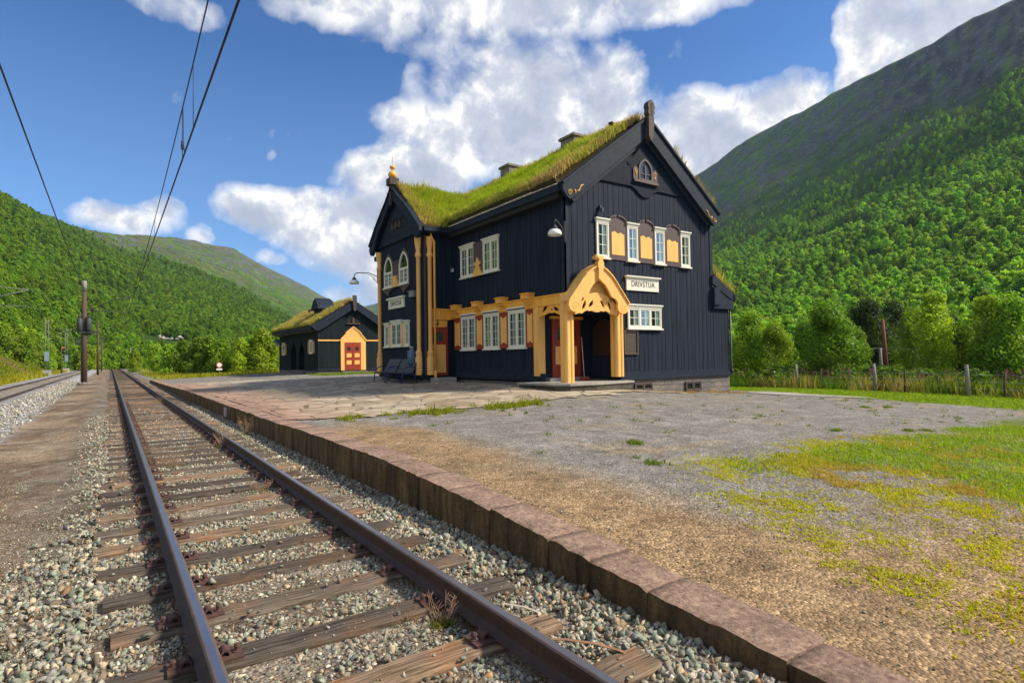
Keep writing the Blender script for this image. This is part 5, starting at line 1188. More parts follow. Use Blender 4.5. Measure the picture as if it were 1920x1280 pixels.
def shade_lamp(p, label, arm, name='wall_lamp'):
    """lamp p = centre of the shade mouth; arm = list of points from the wall"""
    t = thing(name, label, 'lamp', arm[0]); t['_w'] = 1
    b = MB(); b.tube(arm, .022, 8); a0 = Vector(arm[0]); a1 = Vector(arm[min(2, len(arm)-1)]); b.beam(a0+Vector((0, 0, .35)), a0-Vector((0, 0, .35)), .06, .03)
    m_ = (a0+a1)/2; pts = [a0-Vector((0, 0, .28)), lerp(a0, a1, .18)-Vector((0, 0, .20)), lerp(a0, a1, .32)-Vector((0, 0, .04)), lerp(a0, a1, .45)]; b.tube(pts, .014, 6)
    b.tube([tuple(lerp(a0, a1, .22)+Vector((0, 0, -.10+.06*math.sin(k)))) if False else tuple(Vector(lerp(a0, a1, .18+.05*math.cos(k)))+Vector((0, 0, -.10+.06*math.sin(k)))) for k in np.linspace(0, 5.5, 10)], .009, 5)
    b.build('bracket', DKMETAL, t)
    b = MB(); b.lathe([(.04, .34), (.055, .30), (.10, .26), (.115, .20), (.105, .19)], p, 16); b.build('socket', DKMETAL, t)
    b = MB(); b.lathe([(.10, .20), (.17, .18), (.215, .12), (.235, .04), (.225, 0), (.19, .0), (.19, .04), (.15, .10)], p, 22); b.build('lamp_shade', LAMPW, t); return t
shade_lamp((12.06, 14.93, 5.52), 'white glass shade lamp on a black bracket at the near corner of the station', [(12.53, 14.98, 5.70), (12.40, 14.96, 5.82), (12.16, 14.94, 6.02), (12.08, 14.93, 6.04), (12.06, 14.93, 5.96), (12.06, 14.93, 5.80)])
shade_lamp((9.86, 27.9, 5.24), 'white shade lamp on a long curved arm at the far corner of the bay', [(11.0, 27.75, 5.66), (10.6, 27.78, 5.80), (10.1, 27.85, 5.80), (9.92, 27.88, 5.76), (9.86, 27.9, 5.66), (9.86, 27.9, 5.5)])
# small fittings on the walls
def small(name, label, cat, boxes, m, T, loc):
    t = thing(name, label, cat, loc); t['_w'] = 1; b = MB(T)
    for q in boxes: b.box(*q)
    b.build('housing', m, t); return t
t = small('floodlight', 'small dark floodlight high on the gable wall above the upper windows', 'light', [(14.12, 14.20, 6.66, 6.80, .03, .12)], DKMETAL, TG, (14.16, 15, 6.7))
b = MB(TG); b.box(14.13, 14.19, 6.56, 6.70, .10, .22); b.build('lamp_head', mat('grey lamp glass', (.10, .12, .17), .2, .1), t)
t = small('wall_light', 'small white light on the dark wall at the inner corner', 'light', [(22.76, 22.88, 5.36, 5.56, .0, .10)], mat('white plastic', (.6, .62, .62), .4, .05), TL, (12.55, 22.8, 5.4))
b = MB(TL); b.box(22.74, 22.90, 5.50, 5.60, .0, .14); b.build('hood', DKMETAL, t)
t = small('meter_box', 'small grey box fixed under the arched windows of the bay', 'electric box', [(23.46, 23.86, 4.26, 4.48, .02, .20)], STEEL, TB, (11, 23.6, 4.3))
b = MB(TB); b.box(23.43, 23.89, 4.48, 4.52, .0, .23); b.tube([TB(23.6, 4.3, .05), TB(23.6, .9, .05)], .015, 6); b.build('lid', STEEL, t)
t = thing('blue_canister', 'slate blue metal canister hanging on the bay wall beside the yellow posts', 'canister', (10.85, 23.72, 1.3)); t['_w'] = 1
b = MB(); b.lathe([(.05, 0), (.17, .03), (.195, .07), (.195, .56), (.18, .60), (.08, .63)], (10.86, 23.50, 1.27), 20); b.build('body', SLATEBLUE, t)
b = MB(); b.lathe([(.08, 0), (.08, .10), (.10, .11), (.10, .17), (.02, .18)], (10.86, 23.50, 1.88), 14); b.build('cap', STEEL, t)
b = MB(); b.box(10.95, 11.12, 23.42, 23.60, 1.4, 1.5); b.build('hanger', DKMETAL, t)
t = thing('broom', 'broom with pale handle and red head standing in the porch', 'broom', (14.10, 15.9, .65)); t['_w'] = 1
b = MB(); b.tube([(14.10, 15.9, .74), (14.13, 16.05, 2.22)], .016, 8); b.build('handle', mat('pale broom wood', (.50, .36, .20), .6, .15), t)
b = MB(); b.box(13.93, 14.30, 15.84, 15.96, .69, .77); b.build('head', RED, t)
b = MB(); b.box(13.94, 14.29, 15.85, 15.95, .647, .69); b.build('bristles', mat('red bristles', (.20, .04, .02), .8, .3, (60, 60, 8)), t)
# benches
def bench():
    t = thing('bench', 'slatted bench', 'bench'); L = .74
    b = MB()
    for i in range(6): x = -.46+.085*i; b.box(x-.034, x+.034, -L, L, .415+.012*abs(i-3), .440+.012*abs(i-3))
    b.build('seat', GREYSLAT, t); b = MB()
    for i in range(7):
        f = i/6; x = .03+.26*f; z = .50+.50*f; b.obox((x, 0, z), (.012, 0, -.006), (0, L, 0), (.018, 0, .034))
    b.build('backrest', GREYSLAT, t)
    for sy_ in (-1, 1):
        b = MB(); y = sy_*(L-.03)
        b.tube([(-.50, y, -.02), (-.47, y, .30), (-.42, y, .52), (-.30, y, .66), (-.12, y, .72), (.14, y, .70)], .024, 8); b.tube([(.02, y, .42), (.14, y, .24), (.26, y, -.02)], .022, 8); b.tube([(-.46, y, .40), (.02, y, .40), (.06, y, .50), (.32, y, 1.02)], .02, 8)
        b.build('arm_and_leg', BLUE, t)
    return t
bn = bench(); bn.location = (10.62, 23.78, float(gz(10.5, 23.8))+.04); bn['label'] = 'grey slatted bench with blue tube arms, the one beside the blue canister'; bn['group'] = 'benches in front of the bay'
b2 = copy_tree(bn); b2.location = (10.62, 25.42, float(gz(10.5, 25.4))+.04); b2['label'] = 'grey slatted bench with blue tube arms, the one nearer the outhouse'
bn.rotation_euler = (0, 0, R(3)); b2.rotation_euler = (0, 0, R(-2))

# ---- goods house beyond the station
gh = wroot('goods_house', 'low dark timber outhouse with dry grass roof and red double doors', 'outhouse', (13.7, 47.4, 0))
GX0, GX1, GY0, GY1, GC = 13.72, 19.55, 47.4, 60.3, 16.635
b = MB(); b.box(GX0, GX1, GY0+.03, GY1, .1, .66); b.box(15.4, 17.9, 46.7, GY0+.03, .1, .44); b.box(15.6, 17.7, 47.05, GY0+.03, .1, .60); b.box(13.35, 13.75, 51, 56.3, .1, .55); b.build('stone_base', fm, gh)
b = MB()
ops = [(51.30, 53.15), (53.95, 55.85)]
b.box(GX0+1.0, GX1, GY0, GY1, .66, 3.95); 
segs = [(GY0, 51.30), (53.15, 53.95), (55.85, GY1)]
for a, c in segs: b.box(GX0, GX0+1.0, a, c, .66, 3.25)
b.box(GX0, GX0+1.0, GY0, GY1, 3.25, 3.95)
for a, c in ops:                                            # pointed heads of the openings
    m = (a+c)/2
    for s_ in (-1, 1): e = a if s_ < 0 else c; b.prism([(e, 2.2), (e, 3.26), (m, 3.26), (m+s_*.25, 3.0), (m+s_*.60, 2.65), (e-s_*.10, 2.35)], 'x', GX0-.01, GX0+.2)
b.prism([(GX0, 3.95), (GX1, 3.95), (GX1, 4.02), (GC, 5.9), (GX0, 4.02)], 'y', GY0, GY1)
rb2 = np.random.default_rng(6)
m2 = MB(on_y(GY0)); boards(m2, GX0, GX1, .86, lambda u: 3.98+.64*min(u-GX0, GX1-u), 0, .19, rb2); b.add(m2.v, m2.f)
m2 = MB(on_x(GX0)); [boards(m2, a, c, .86, 3.2 if (a, c) in segs else 4.0, 0, .22, rb2) for a, c in segs]; b.add(m2.v, m2.f)
b.build('timber_wall', mat('dark green black boards', (.012, .018, .022), .75, .5, (9, 9, .5), .3, (30, 30, 2), .12), gh)
b = MB(); b.box(GX0-.06, 15.5, GY0-.06, GY0, .66, .84); b.box(17.7, GX1, GY0-.06, GY0, .66, .84); b.box(GX0-.06, GX0, GY0, 51.3, .66, .84); b.box(GX0-.06, GX0, 55.85, GY1, .66, .84); b.build('base_board', NAVYTRIM, gh)
b = MB(); b.prism([(13.20, 4.20), (GC, 6.32), (20.07, 4.20), (20.07, 4.0), (GC, 6.12), (13.20, 4.0)], 'y', GY0-.2, GY1+.3); b.box(13.12, 13.22, GY0-.2, GY1+.3, 3.98, 4.24); r_ = b.build('roof', NAVYTRIM, gh)
b = MB(); b.box(13.24, GX0, GY0, GY1, 3.85, 3.97); b.build('eave_soffit', mat('mossy soffit', (.05, .055, .02), .8, .3), gh)
for sg in (-1, 1):
    q = lambda x, z: (GC+sg*(x-GC)*-1 if sg > 0 else x, z)
    b = MB(); b.prism([q(13.14, 4.28), q(GC, 6.42), q(GC, 5.78), q(13.95, 3.98), q(13.72, 3.86), q(13.30, 4.02)], 'y', GY0-.34, GY0-.2); b.build('verge_board', NAVYTRIM, gh)
b = MB(); b.prism([(GC-.10, 5.6), (GC, 5.5), (GC+.10, 5.6), (GC+.16, 6.3), (GC+.20, 6.38), (GC+.14, 6.46), (GC+.20, 6.58), (GC+.13, 6.66), (GC+.18, 6.76), (GC+.13, 6.84), (GC-.13, 6.84), (GC-.18, 6.76), (GC-.13, 6.66), (GC-.20, 6.58), (GC-.14, 6.46), (GC-.20, 6.38), (GC-.16, 6.3)], 'y', GY0-.48, GY0-.33); b.build('gable_finial', DBROWN, gh)
TGH = on_y(GY0)
sur = [(15.56, .66), (17.68, .66), (17.68, 3.12), (17.42, 3.42), (17.22, 3.62), (17.20, 3.74), (17.05, 3.86), (16.62, 4.18), (16.19, 3.86), (16.04, 3.74), (16.02, 3.62), (15.82, 3.42), (15.56, 3.12)]
b = MB(TGH); b.prism(sur, 'z', .026, .07); e = [(15.50, 3.12)]+[(15.78, 3.44), (15.98, 3.64), (16.0, 3.76), (16.16, 3.89), (16.62, 4.24), (17.08, 3.89), (17.24, 3.76), (17.26, 3.64), (17.46, 3.44), (17.74, 3.12)]
for i in range(len(e)-1): b.beam(e[i]+(.09,), e[i+1]+(.09,), .09, .06, up=(0, 0, 1))
o = b.build('door_surround', YELP, gh)
b = MB(TGH); b.box(15.90, 17.24, .70, 2.95, .07, .10); b.box(16.555, 16.585, .70, 2.95, .10, .112)
dd = b.build('double_door', RED, gh)
for c in (16.23, 16.91):
    b = MB(TGH); b.box(c-.21, c+.21, 1.72, 2.05, .10, .112); b.box(c-.21, c+.21, 1.14, 1.47, .10, .112); b.build('panel', YELP, dd)
    b = MB(TGH); b.prism([(c-.18, 2.26), (c-.12, 2.32), (c, 2.24), (c+.12, 2.32), (c+.18, 2.26), (c+.14, 2.42), (c+.18, 2.58), (c+.12, 2.52), (c, 2.62), (c-.12, 2.52), (c-.18, 2.58), (c-.14, 2.42)], 'z', .10, .106); b.build('pane', DARKIN, dd)
b = MB(TGH); b.box(GX0, 15.52, 3.06, 3.17, .02, .07); b.box(17.72, GX1, 3.06, 3.17, .02, .07); b.build('yellow_band', YELP, gh)
b = MB(TGH); b.box(16.05, 17.2, 4.46, 4.54, .02, .14); b.box(16.55, 16.70, 4.54, 5.0, .02, .12); o = b.build('attic_sill', BROWN, gh)
for c in (16.32, 16.92): b = MB(TGH); b.box(c-.20, c+.20, 4.56, 4.88, .02, .05); b.build('attic_pane', DARKIN, o)
TGL = on_x(GX0)
for a, c in ((48.75, 49.55), (57.95, 58.75)):
    window(TGL, gh, a, c, 2.1, 3.1, 1, 3, 2, .12, curtain=(.5, .2))
    for p, q in ((a-.55, a-.06), (c+.06, c+.55)): b = MB(TGL); b.box(p, q, 2.12, 3.08, .026, .06); s_ = b.build('shutter', mat('tan shutter', (.50, .27, .10), .5, .15), gh); b = MB(TGL); b.box(p, q, 2.05, 2.13, .03, .07); b.box(p, q, 3.06, 3.13, .03, .07); b.build('shutter_rail', RED, s_)
for a, c in ops: b = MB(on_x(GX0+1.0)); m = (a+c)/2; b.box(m-.1, c-.05, .7, 2.9, 0, .04); d_ = b.build('inner_door', RED, gh); b = MB(on_x(GX0+1.0)); b.box(m, c-.2, .9, 1.8, .04, .05); b.build('panel', YELP, d_)
b = MB(); b.box(14.5, 15.35, 49.5, 51.2, 4.9, 6.05); b.prism([(49.25, 5.85), (49.45, 6.15), (49.85, 6.55), (50.3, 6.76), (50.75, 6.55), (51.15, 6.15), (51.45, 5.95), (51.45, 5.80)], 'x', 14.3, 15.7); dm = b.build('dormer', NAVYTRIM, gh)
b = MB(); b.box(14.40, 14.46, 50.0, 50.6, 6.0, 6.35); b.build('dormer_vent', DARKIN, dm)
b = MB(); b.box(15.0, 15.35, 54.4, 54.75, 5.2, 6.1); b.box(14.95, 15.4, 54.35, 54.8, 6.1, 6.18); b.build('chimney', DBROWN, gh)
_h = house; house = gh
sod([[(13.16, GY0-.1, 4.23), (13.16, GY1+.2, 4.23), (GC, GY1+.2, 6.34), (GC, GY0-.1, 6.34)]], dry=lambda x, y, z, w: .62+.25*w+0*x, seed=8, dens=330, hmin=.2, hmax=.5, tuft=1.6, thick=.12)
sod([[(14.35, 51.45, 5.97), (15.6, 51.45, 5.97), (15.6, 50.3, 6.79), (14.35, 50.3, 6.79)]], dry=lambda x, y, z, w: .7+0*x, seed=9, dens=160, hmin=.05, hmax=.14, tuft=1.6, thick=.03)
sod([[(20.11, GY0-.1, 4.23), (20.11, GY1+.2, 4.23), (GC, GY1+.2, 6.34), (GC, GY0-.1, 6.34)]], dry=lambda x, y, z, w: .5+0*x, seed=10, dens=120, hmin=.1, hmax=.3, tuft=1.6, thick=.10)
house = _h
t = thing('lantern', 'green lantern hanging on the track side of the outhouse', 'lantern', (13.6, 57.6, 3.0)); t['_w'] = 1
b = MB(); b.tube([(13.7, 57.6, 2.75), (13.3, 57.6, 2.70), (12.9, 57.6, 2.85)], .03, 6); b.lathe([(.04, .62), (.10, .58), (.20, .46), (.42, .32), (.40, .28)], (12.9, 57.6, 3.0), 8, smooth=False); b.build('hood', GREENM, t)
b = MB(); b.lathe([(.12, -.1), (.24, .28)], (12.9, 57.6, 3.0), 8, smooth=False); b.build('glass', mat('pale lantern glass', (.30, .36, .33), .2, .1), t)

# ---- poles, masts and wires
def wpole(name, label, x, y, h, r, m=POLE, group=None, base=None):
    t = thing(name, label, 'pole', (x, y, float(gz(x, y)) if base is None else base), 0, group); b = MB(); b.tube([(0, 0, -.4), (.06*0, 0, h*.45), (0, 0, h)], [r*1.2, r, r*.72], 12); b.build('shaft', m, t); return t
PZ = -.06
t = wpole('utility_pole', 'tall brown wooden pole with two boxes and a cross arm between the tracks', -1.72, 57.5, 8.15, .19)
b = MB(); b.tube([(.0, 0, 8.15-.75), (0, 0, 8.2)], [.17, .165], 12); b.build('pole_cap', POLEGREY, t)
b = MB(); b.box(-.46, 1.0, -.07, .07, 4.05, 4.2); b.beam((.02, 0, 3.5), (.7, 0, 4.08), .07, .07); b.beam((.02, 0, 3.6), (-.42, 0, 4.08), .06, .06); b.box(-.4, .4, -.3, -.05, 4.05, 4.15); b.build('cross_arm', mat('grey green steel', (.045, .055, .055), .6, .2), t)
for x in (-.28, .30):
    b = MB(); b.lathe([(.16, 0), (.19, .03), (.19, .92), (.15, .98), (.09, 1.0), (.09, 1.1), (.14, 1.12), (.14, 1.18), (.03, 1.2)], (x, -.22, 4.2), 14); b.build('equipment_box', mat('grey green steel', (.045, .055, .055), .6, .2), t)
def insul(b, p):
    b.lathe([(.02, -.18), (.09, -.14), (.06, -.10), (.11, -.06), (.07, -.02), (.12, .02), (.08, .06), (.11, .10), (.04, .14), (.02, .2)], p, 10)
b = MB(); b.tube([(0, 0, 5.9), (.55, 0, 5.86), (3.0, 0, 5.75)], .035, 6); b.tube([(.52, 0, 5.95), (1.8, 0, 6.7), (3.05, 0, 7.05)], .035, 6); b.tube([(0, 0, 7.5), (.6, 0, 7.45), (3.0, 0, 7.05)], .012, 5); b.tube([(2.9, 0, 5.73), (2.9, 0, 7.05)], .012, 5); b.build('cantilever_arm', DKMETAL, t)
b = MB()
for p in ((-.30, 0, 8.05), (.60, 0, 7.42), (.55, 0, 5.88)): insul(b, p)
b.tube([(0, 0, 8.02), (-.3, 0, 8.02)], .03, 6); b.build('insulator', mat('brown glazed porcelain', (.035, .018, .014), .25, .2), t)
b = MB(); [b.lathe([(.0, -.1), (.16, -.06), (.2, .04), (.1, .14), (0, .16)], (q[0], q[1], .0), 7, smooth=False) for q in ((.25, -.1), (-.22, -.18), (.35, .25), (-.3, .15), (.02, -.32))]; 
o = b.build('footing_stones', GREYSTONE, t)
for i, (y, h, r, lab) in enumerate(((101, 7.6, .13, 'slim brown wooden pole between the tracks, second from the camera'), (146, 7.0, .12, 'thin brown wooden pole between the tracks, third from the camera'), (190, 7.0, .12, 'thinnest brown wooden pole between the tracks, farthest in the row'))):
    x = -1.45+float(trackx(y)); t = wpole('utility_pole', lab, x, y, h, r, POLE, 'wooden poles between the tracks'); b = MB(); b.tube([(0, 0, h-.4), (.5, 0, h-.42)], .03, 5); insul(b, (.5, 0, h-.2)); b.build('arm', DKMETAL, t)
for (x, y, h, lab) in ((3.6, 150, 5.0, 'pale thin pole on the right of the near track in the distance'), (.9, 205, 6, 'dark thin distant pole right of the track, left of the pale one'), (2.2, 235, 6, 'dark thin distant pole right of the track, beside the pale one')):
    t = wpole('distant_pole', lab, x, y, h, .10, POLEGREY if y == 150 else POLE, 'distant poles right of the track'); b = MB(); b.box(-.4, .4, -.05, .05, h-.35, h-.28); b.build('cross_arm', DKMETAL, t)
def mast(x, y, label, plate=True, h=8.1):
    t = thing('catenary_mast', label, 'mast', (x, y, -.1), 0, 'steel catenary masts left of the main line'); b = MB()
    for dy in (-.22, .22): b.tube([(dy, 0, .7), (dy*.75, 0, h)], .055, 6)
    for k in range(7): z = .9+k*(h-1)/7; b.beam((-.22, 0, z), (.20, 0, z+(h-1)/7), .02, .02)
    b.build('mast_frame', mat('dull grey green steel', (.13, .15, .13), .7, .2), t)
    b = MB(); b.box(-.5, .5, -.5, .5, -.4, .75); b.build('footing', CONC, t)
    if plate: b = MB(); b.box(-.27, .27, -.08, -.02, 2.05, 3.4); b.build('plate', mat('blue grey plate', (.22, .26, .32), .5, .1), t)
    b = MB(); b.tube([(0, 0, 5.6), (1.2, 0, 6.0), (2.9, 0, 6.6)], .03, 6); b.tube([(0, 0, 6.75), (2.9, 0, 6.6)], .03, 6); b.tube([(.9, 0, 5.55), (2.95, 0, 5.45)], .025, 6); b.build('cantilever_arm', mat('dull grey green steel', (.13, .15, .13), .7, .2), t); return t
mast(-7.35, 50, 'steel lattice catenary mast nearest the camera left of the main line'); mast(-7.45, 106, 'steel twin leg catenary mast with grey plate on a concrete block'); mast(-7.35, 149, 'steel catenary mast farther along, next past the one on a concrete block'); mast(-7.7, 205, 'most distant steel catenary mast left of the main line')
t = wpole('marker_post', 'thin dark marker post with small orange plate beside the main line', -7.0, 128, 4.6, .09, POLE); b = MB(); b.box(.05, .45, -.04, .04, 4.35, 4.6); b.build('plate', mat('orange plate', (.6, .16, .03), .5, .1), t)
def wire(name, label, x, ys, zf, r, cat='overhead wire'):
    t = thing(name, label, cat, (x, ys[0], 0)); t['_w'] = 1; b = MB(); b.tube([(x+float(trackx(y)), y, zf(y)) for y in ys], r, 6); b.build('cable', WIRE, t); return t
wy = list(np.r_[np.arange(-8, 60, 2.0), np.arange(60, 330, 12)])
def para(y): k = (y-57.5)/50; k = k-math.floor(k); return 6.1 + 1.05*(2*k-1)**2
cw = wire('overhead_line', 'black contact wire and carrying wire hung above the near track', 1.2, wy, lambda y: 5.66, .016)
b = MB(); yy = np.r_[np.arange(-8, 60, 1.5), np.arange(60, 330, 6)]; b.tube([(1.2+float(trackx(y)), y, para(y)) for y in yy], .011, 6); b.build('carrying_wire', WIRE, cw)
for y in (11.6, 22.5, 33, 44, 64, 75, 86): b = MB(); b.tube([(1.2, y, 5.66), (1.2, y, para(y))], .006, 5); b.build('dropper', WIRE, cw)
b = MB(); b.tube([(1.2, 13.5, 5.66), (1.2, 13.5, para(13.5))], .007, 5); b.lathe([(.012, -.1), (.03, -.06), (.018, -.03), (.035, 0), (.018, .03), (.03, .06), (.012, .1)], (1.2, 13.5, 5.95), 8); b.tube([(1.2, 13.1, 5.66), (1.2, 13.3, 6.0), (1.2, 13.4, para(13.4))], .008, 5); b.build('insulated_dropper', WIRE, cw)
wire('feeder_wire', 'single black wire descending on the left towards the wooden pole', -2.0, wy, lambda y: 8.05+.0*y, .022, 'wire')
wire('main_line_wire', 'dark contact wire above the farther main line track', -4.62, list(np.r_[np.arange(30, 60, 5.0), np.arange(60, 330, 12)]), lambda y: 5.6, .014, 'wire')

# ---- fence, red pole
FX = [(31.6, 19.4), (31.6, 17.9), (31.7, 16.6), (31.2, 14.9), (31.0, 13.6), (30.8, 12.2), (31.8, 11.2), (30.4, 9.6), (30.6, 8.4), (30.0, 6.6), (29.7, 4.8), (29.4, 3.0)]
fz = lambda x, y: float(gz(x, y))
def fpost(i, x, y, h, w, m, label):
    t = thing('fence_post', label, 'fence post', (x, y, fz(x, y)), R(i*17), 'wire fence posts along the green strip'); b = MB(); b.tube([(0, 0, -.3), (.02*math.sin(i), .02*math.cos(i), h*.5), (.05*math.sin(i*2.1), .04*math.cos(i), h)], [w, w*.95, w*.85], 8); b.build('shaft', m, t); return t
kinds = [('thin brown', .045, POLE, 1.05), ('thick pale grey', .085, POLEGREY, 1.3)]
ks = [0, 1, 0, 0, 1, 0, 0, 1, 0, 0, 1, 0]
names = ['thin brown fence post nearest the station house', 'thick grey fence post left of the red pole, nearest the house', 'thin brown fence post just right of the first thick grey post', 'slightly leaning brown fence post midway along the fence', 'thick grey fence post just left of the red pole', 'thin brown fence post just right of the red pole', 'short brown fence post half hidden in the weeds', 'tall thick grey fence post on the right, nearest the camera of the three', 'stout brown fence post to the right of the tall grey one', 'brown fence post at the right edge of the view', 'grey fence post beyond the right edge', 'last brown fence post on the far right']
for i, (x, y) in enumerate(FX): k = kinds[ks[i]]; fpost(i, x, y, k[3]*(1.05 if i != 6 else .8), k[1], k[2], names[i])
fw = thing('fence_wire', 'thin strands of fence wire strung between the posts', 'fence wire', (31, 12, 0)); fw['_w'] = 1
for h in (.35, .65, .95): b = MB(); b.tube([(x-.05, y, fz(x, y)+h) for x, y in FX], .006, 4); b.build('strand', STEEL, fw)
rp = (46.3, 19.4); t = wpole('red_pole', 'leaning reddish wooden pole rising above the trees behind the fence', rp[0], rp[1], 5.0, .13, REDPOLE); t.rotation_euler = (R(-1.5), R(-2.5), 0)
b = MB(); b.box(0, .45, -.05, .05, 3.95, 4.05); insul(b, (.40, 0, 4.2)); b.build('bracket', DKMETAL, t)
t = wpole('stay_post', 'short pale grey post standing against the red pole', rp[0]-.55, rp[1]+.2, 2.9, .12, POLEGREY); b = MB(); b.tube([(0, 0, 2.6), (.35, 0, 2.62)], .03, 5); b.build('bracket', DKMETAL, t)
t = thing('field_wire', 'thin pale wire running right from the red pole', 'wire', (rp[0], rp[1], 2)); t['_w'] = 1
b = MB(); b.tube([(rp[0], rp[1], 1.75), (46.8, 12, 1.42), (47.3, 4, 1.30), (48, -8, 1.5)], .014, 5); b.build('cable', STEEL, t)
b = MB(); b.tube([(rp[0], rp[1], 1.75), (45, 30, 2.0), (44, 42, 3.1)], .010, 5); b.build('cable', STEEL, t)

# ------------------------------------------------------------------ trees one can tell apart
trng = np.random.default_rng(33)
def tree_proto(name, h, w, n, leaf, base, shade, r=.09, bark=None):
    t = thing(name, name, 'tree'); V, F, C = crown_arrays(trng, h, w, n, leaf, base, 26, shade); np_obj('crown', V, F, LEAF, t, col=C); trunk_mb(trng, h, w, base, r).build('trunk', bark or BARKT, t); t['h'] = h; return t
SH = [((.11, .23, .014), (.28, .42, .026)), ((.085, .19, .014), (.23, .37, .024)), ((.13, .25, .014), (.34, .46, .026)), ((.024, .055, .012), (.055, .095, .020))]
TP = [tree_proto('birch_tree', 6.0, 4.6, 12500, .115, .08, SH[0]), tree_proto('birch_tree', 5.4, 4.8, 12500, .115, .12, SH[1]), tree_proto('birch_tree', 6.5, 3.8, 11500, .115, .06, SH[2]), tree_proto('dark_tree', 6.6, 4.6, 12500, .115, .14, SH[3], .10)]
used = set()
def plant(k, az, d, s, label, group, zoff=0, xy=None):
    x, y = (d*math.sin(R(az)), d*math.cos(R(az))) if xy is None else xy
    t = TP[k] if k not in used else copy_tree(TP[k]); used.add(k)
    t.location = (x, y, float(gz(x, y))+zoff); t.rotation_euler = (0, 0, trng.uniform(0, 6.28)); t.scale = (s, s, s*trng.uniform(.92, 1.1)); t['label'] = label; t['group'] = group; return t
kindl = ['mid green leafy birch in the tree belt behind the wire fence', 'spreading deep green birch in the tree belt behind the wire fence', 'slender bright green birch in the tree belt behind the wire fence']
for i in range(38):
    az = 52.5 + i*.75 + trng.uniform(-.4, .4); d = trng.uniform(45, 72) if i % 2 else trng.uniform(43, 52)
    k = int(trng.integers(0, 3))
    if abs(az-67.2) < 2.3 and d < 60: d += 14
    plant(k, az, d, trng.uniform(.55, .98), kindl[k], 'birch trees in the belt behind the fence', -.1)
plant(3, 65.9, 60, 1.12, 'dark green tree standing just left of the red pole', 'dark trees near the red pole')
plant(3, 67.6, 74, 1.15, 'dark green tree farther back behind the red pole', 'dark trees near the red pole')
for i in range(14): plant(int(trng.integers(0, 3)), 76+i*2.2, trng.uniform(44, 62), trng.uniform(.75, 1.1), 'leafy birch beyond the right hand edge of the fence', 'birch trees far right behind the fence')
TP = TP + [tree_proto('valley_tree', 5.2, 4.6, 4200, .20, .04, SH[2]), tree_proto('valley_tree', 4.6, 4.6, 4200, .20, .04, SH[0])]
for (az, d, s, lab) in ((1.6, 128, .72, 'small round bush right of the track at the far end'), (3.2, 112, .85, 'rounded tree between the far bush and the larger trees'), (4.1, 104, 1.0, 'bright green tree standing right of the distant round bush'), (5.3, 92, .95, 'full leafy tree beyond the end of the platform'), (6.3, 86, 1.05, 'broad leafy tree, tallest beyond the platform end'), (7.2, 84, 1.0, 'broad bright tree left of the outhouse group'), (8.0, 82, .9, 'leafy tree in the middle of the group left of the outhouse'), (8.8, 88, .95, 'leafy tree right of the broad one beyond the platform'), (9.6, 80, .85, 'low leafy tree near the outhouse'), (10.5, 82, .92, 'yellow green tree near the outhouse'), (11.3, 80, 1.0, 'yellow green tree nearest the outhouse on its left'), (12.2, 90, 1.1, 'tall leafy tree half behind the outhouse')):
    plant(4 if az > 9 or az < 4 else 5, az, d, s, lab, 'trees left of the outhouse')
for i in range(26):
    az = -7.6 + i*.30 + trng.uniform(-.1, .1); d = trng.uniform(105, 130) + i*2.6
    x, y = d*math.sin(R(az)), d*math.cos(R(az)); 
    if x > -11.5+float(trackx(y)): x = -11.5-trng.uniform(0, 4)+float(trackx(y))
    plant(4+i % 2, 0, 0, trng.uniform(1.05, 1.55), 'leafy tree on the slope above the bank left of the main line', 'trees above the left bank', 0, (x, y))
# rocky cutting on the far left slope
def outcrop(az0, az1, d, el0, el1, label):
    rng = np.random.default_rng(int(d)); nx, nz = 26, 7; V = []; 
    for j in range(nz+1):
        for i in range(nx+1):
            a = R(lerp(az0, az1, i/nx)); e = lerp(el0, el1*(.6+.4*fbm(i*.4, 0, 3)), j/nz); dd = d + j*1.2 + (fbm(i*.5, j*.6, 9)-.5)*9
            V.append((dd*math.sin(a), dd*math.cos(a), EYE+d*math.tan(R(e))))
    F = [(j*(nx+1)+i, j*(nx+1)+i+1, (j+1)*(nx+1)+i+1, (j+1)*(nx+1)+i) for j in range(nz) for i in range(nx)]
    b = MB(); b.add(V, F); tag(b.build('rock_outcrop', mat('pale cut rock', (.30, .28, .26), .9, .45, (.4, .4, .9), .6), None), label, 'rock', 'pale rock faces on the left valley side')
outcrop(2.2, 5.2, 338, 1.95, 2.75, 'pale bare rock face low on the left valley side, the larger left one'); outcrop(6.0, 7.2, 342, 2.05, 2.55, 'pale bare rock face low on the left valley side, the right one')

# ------------------------------------------------------------------ grasses
def blades(name, label, P, h, w, col, rng, lean=.35, parent=None, bend=.5):
    n = len(P); a = rng.uniform(0, 6.28, n); d = np.c_[rng.normal(size=n)*lean, rng.normal(size=n)*lean, np.ones(n)]; d /= np.linalg.norm(d, axis=1)[:, None]
    s = np.c_[np.cos(a), np.sin(a), 0*a]*w[:, None]; mid = P + d*h[:, None]*.55; k = np.c_[d[:, :2]*bend*h[:, None], -.08*h]; tip = P+d*h[:, None]+k
    V = np.stack([P-s, P+s, mid+s*.75, mid-s*.75, tip], 1).reshape(-1, 3); i = np.arange(n)*5
    T3 = np.concatenate([np.stack([i, i+1, i+2], -1), np.stack([i, i+2, i+3], -1), np.stack([i+3, i+2, i+4], -1)])
    o = np_obj(name, V, T3, GRASS, parent, col=np.repeat(col, 5, 0)); 
    return tag(o, label, kind='stuff') if label else o
def mixcol(rng, n, a, b): t = rng.uniform(0, 1, n)[:, None]; return np.array(a)*(1-t) + np.array(b)*t
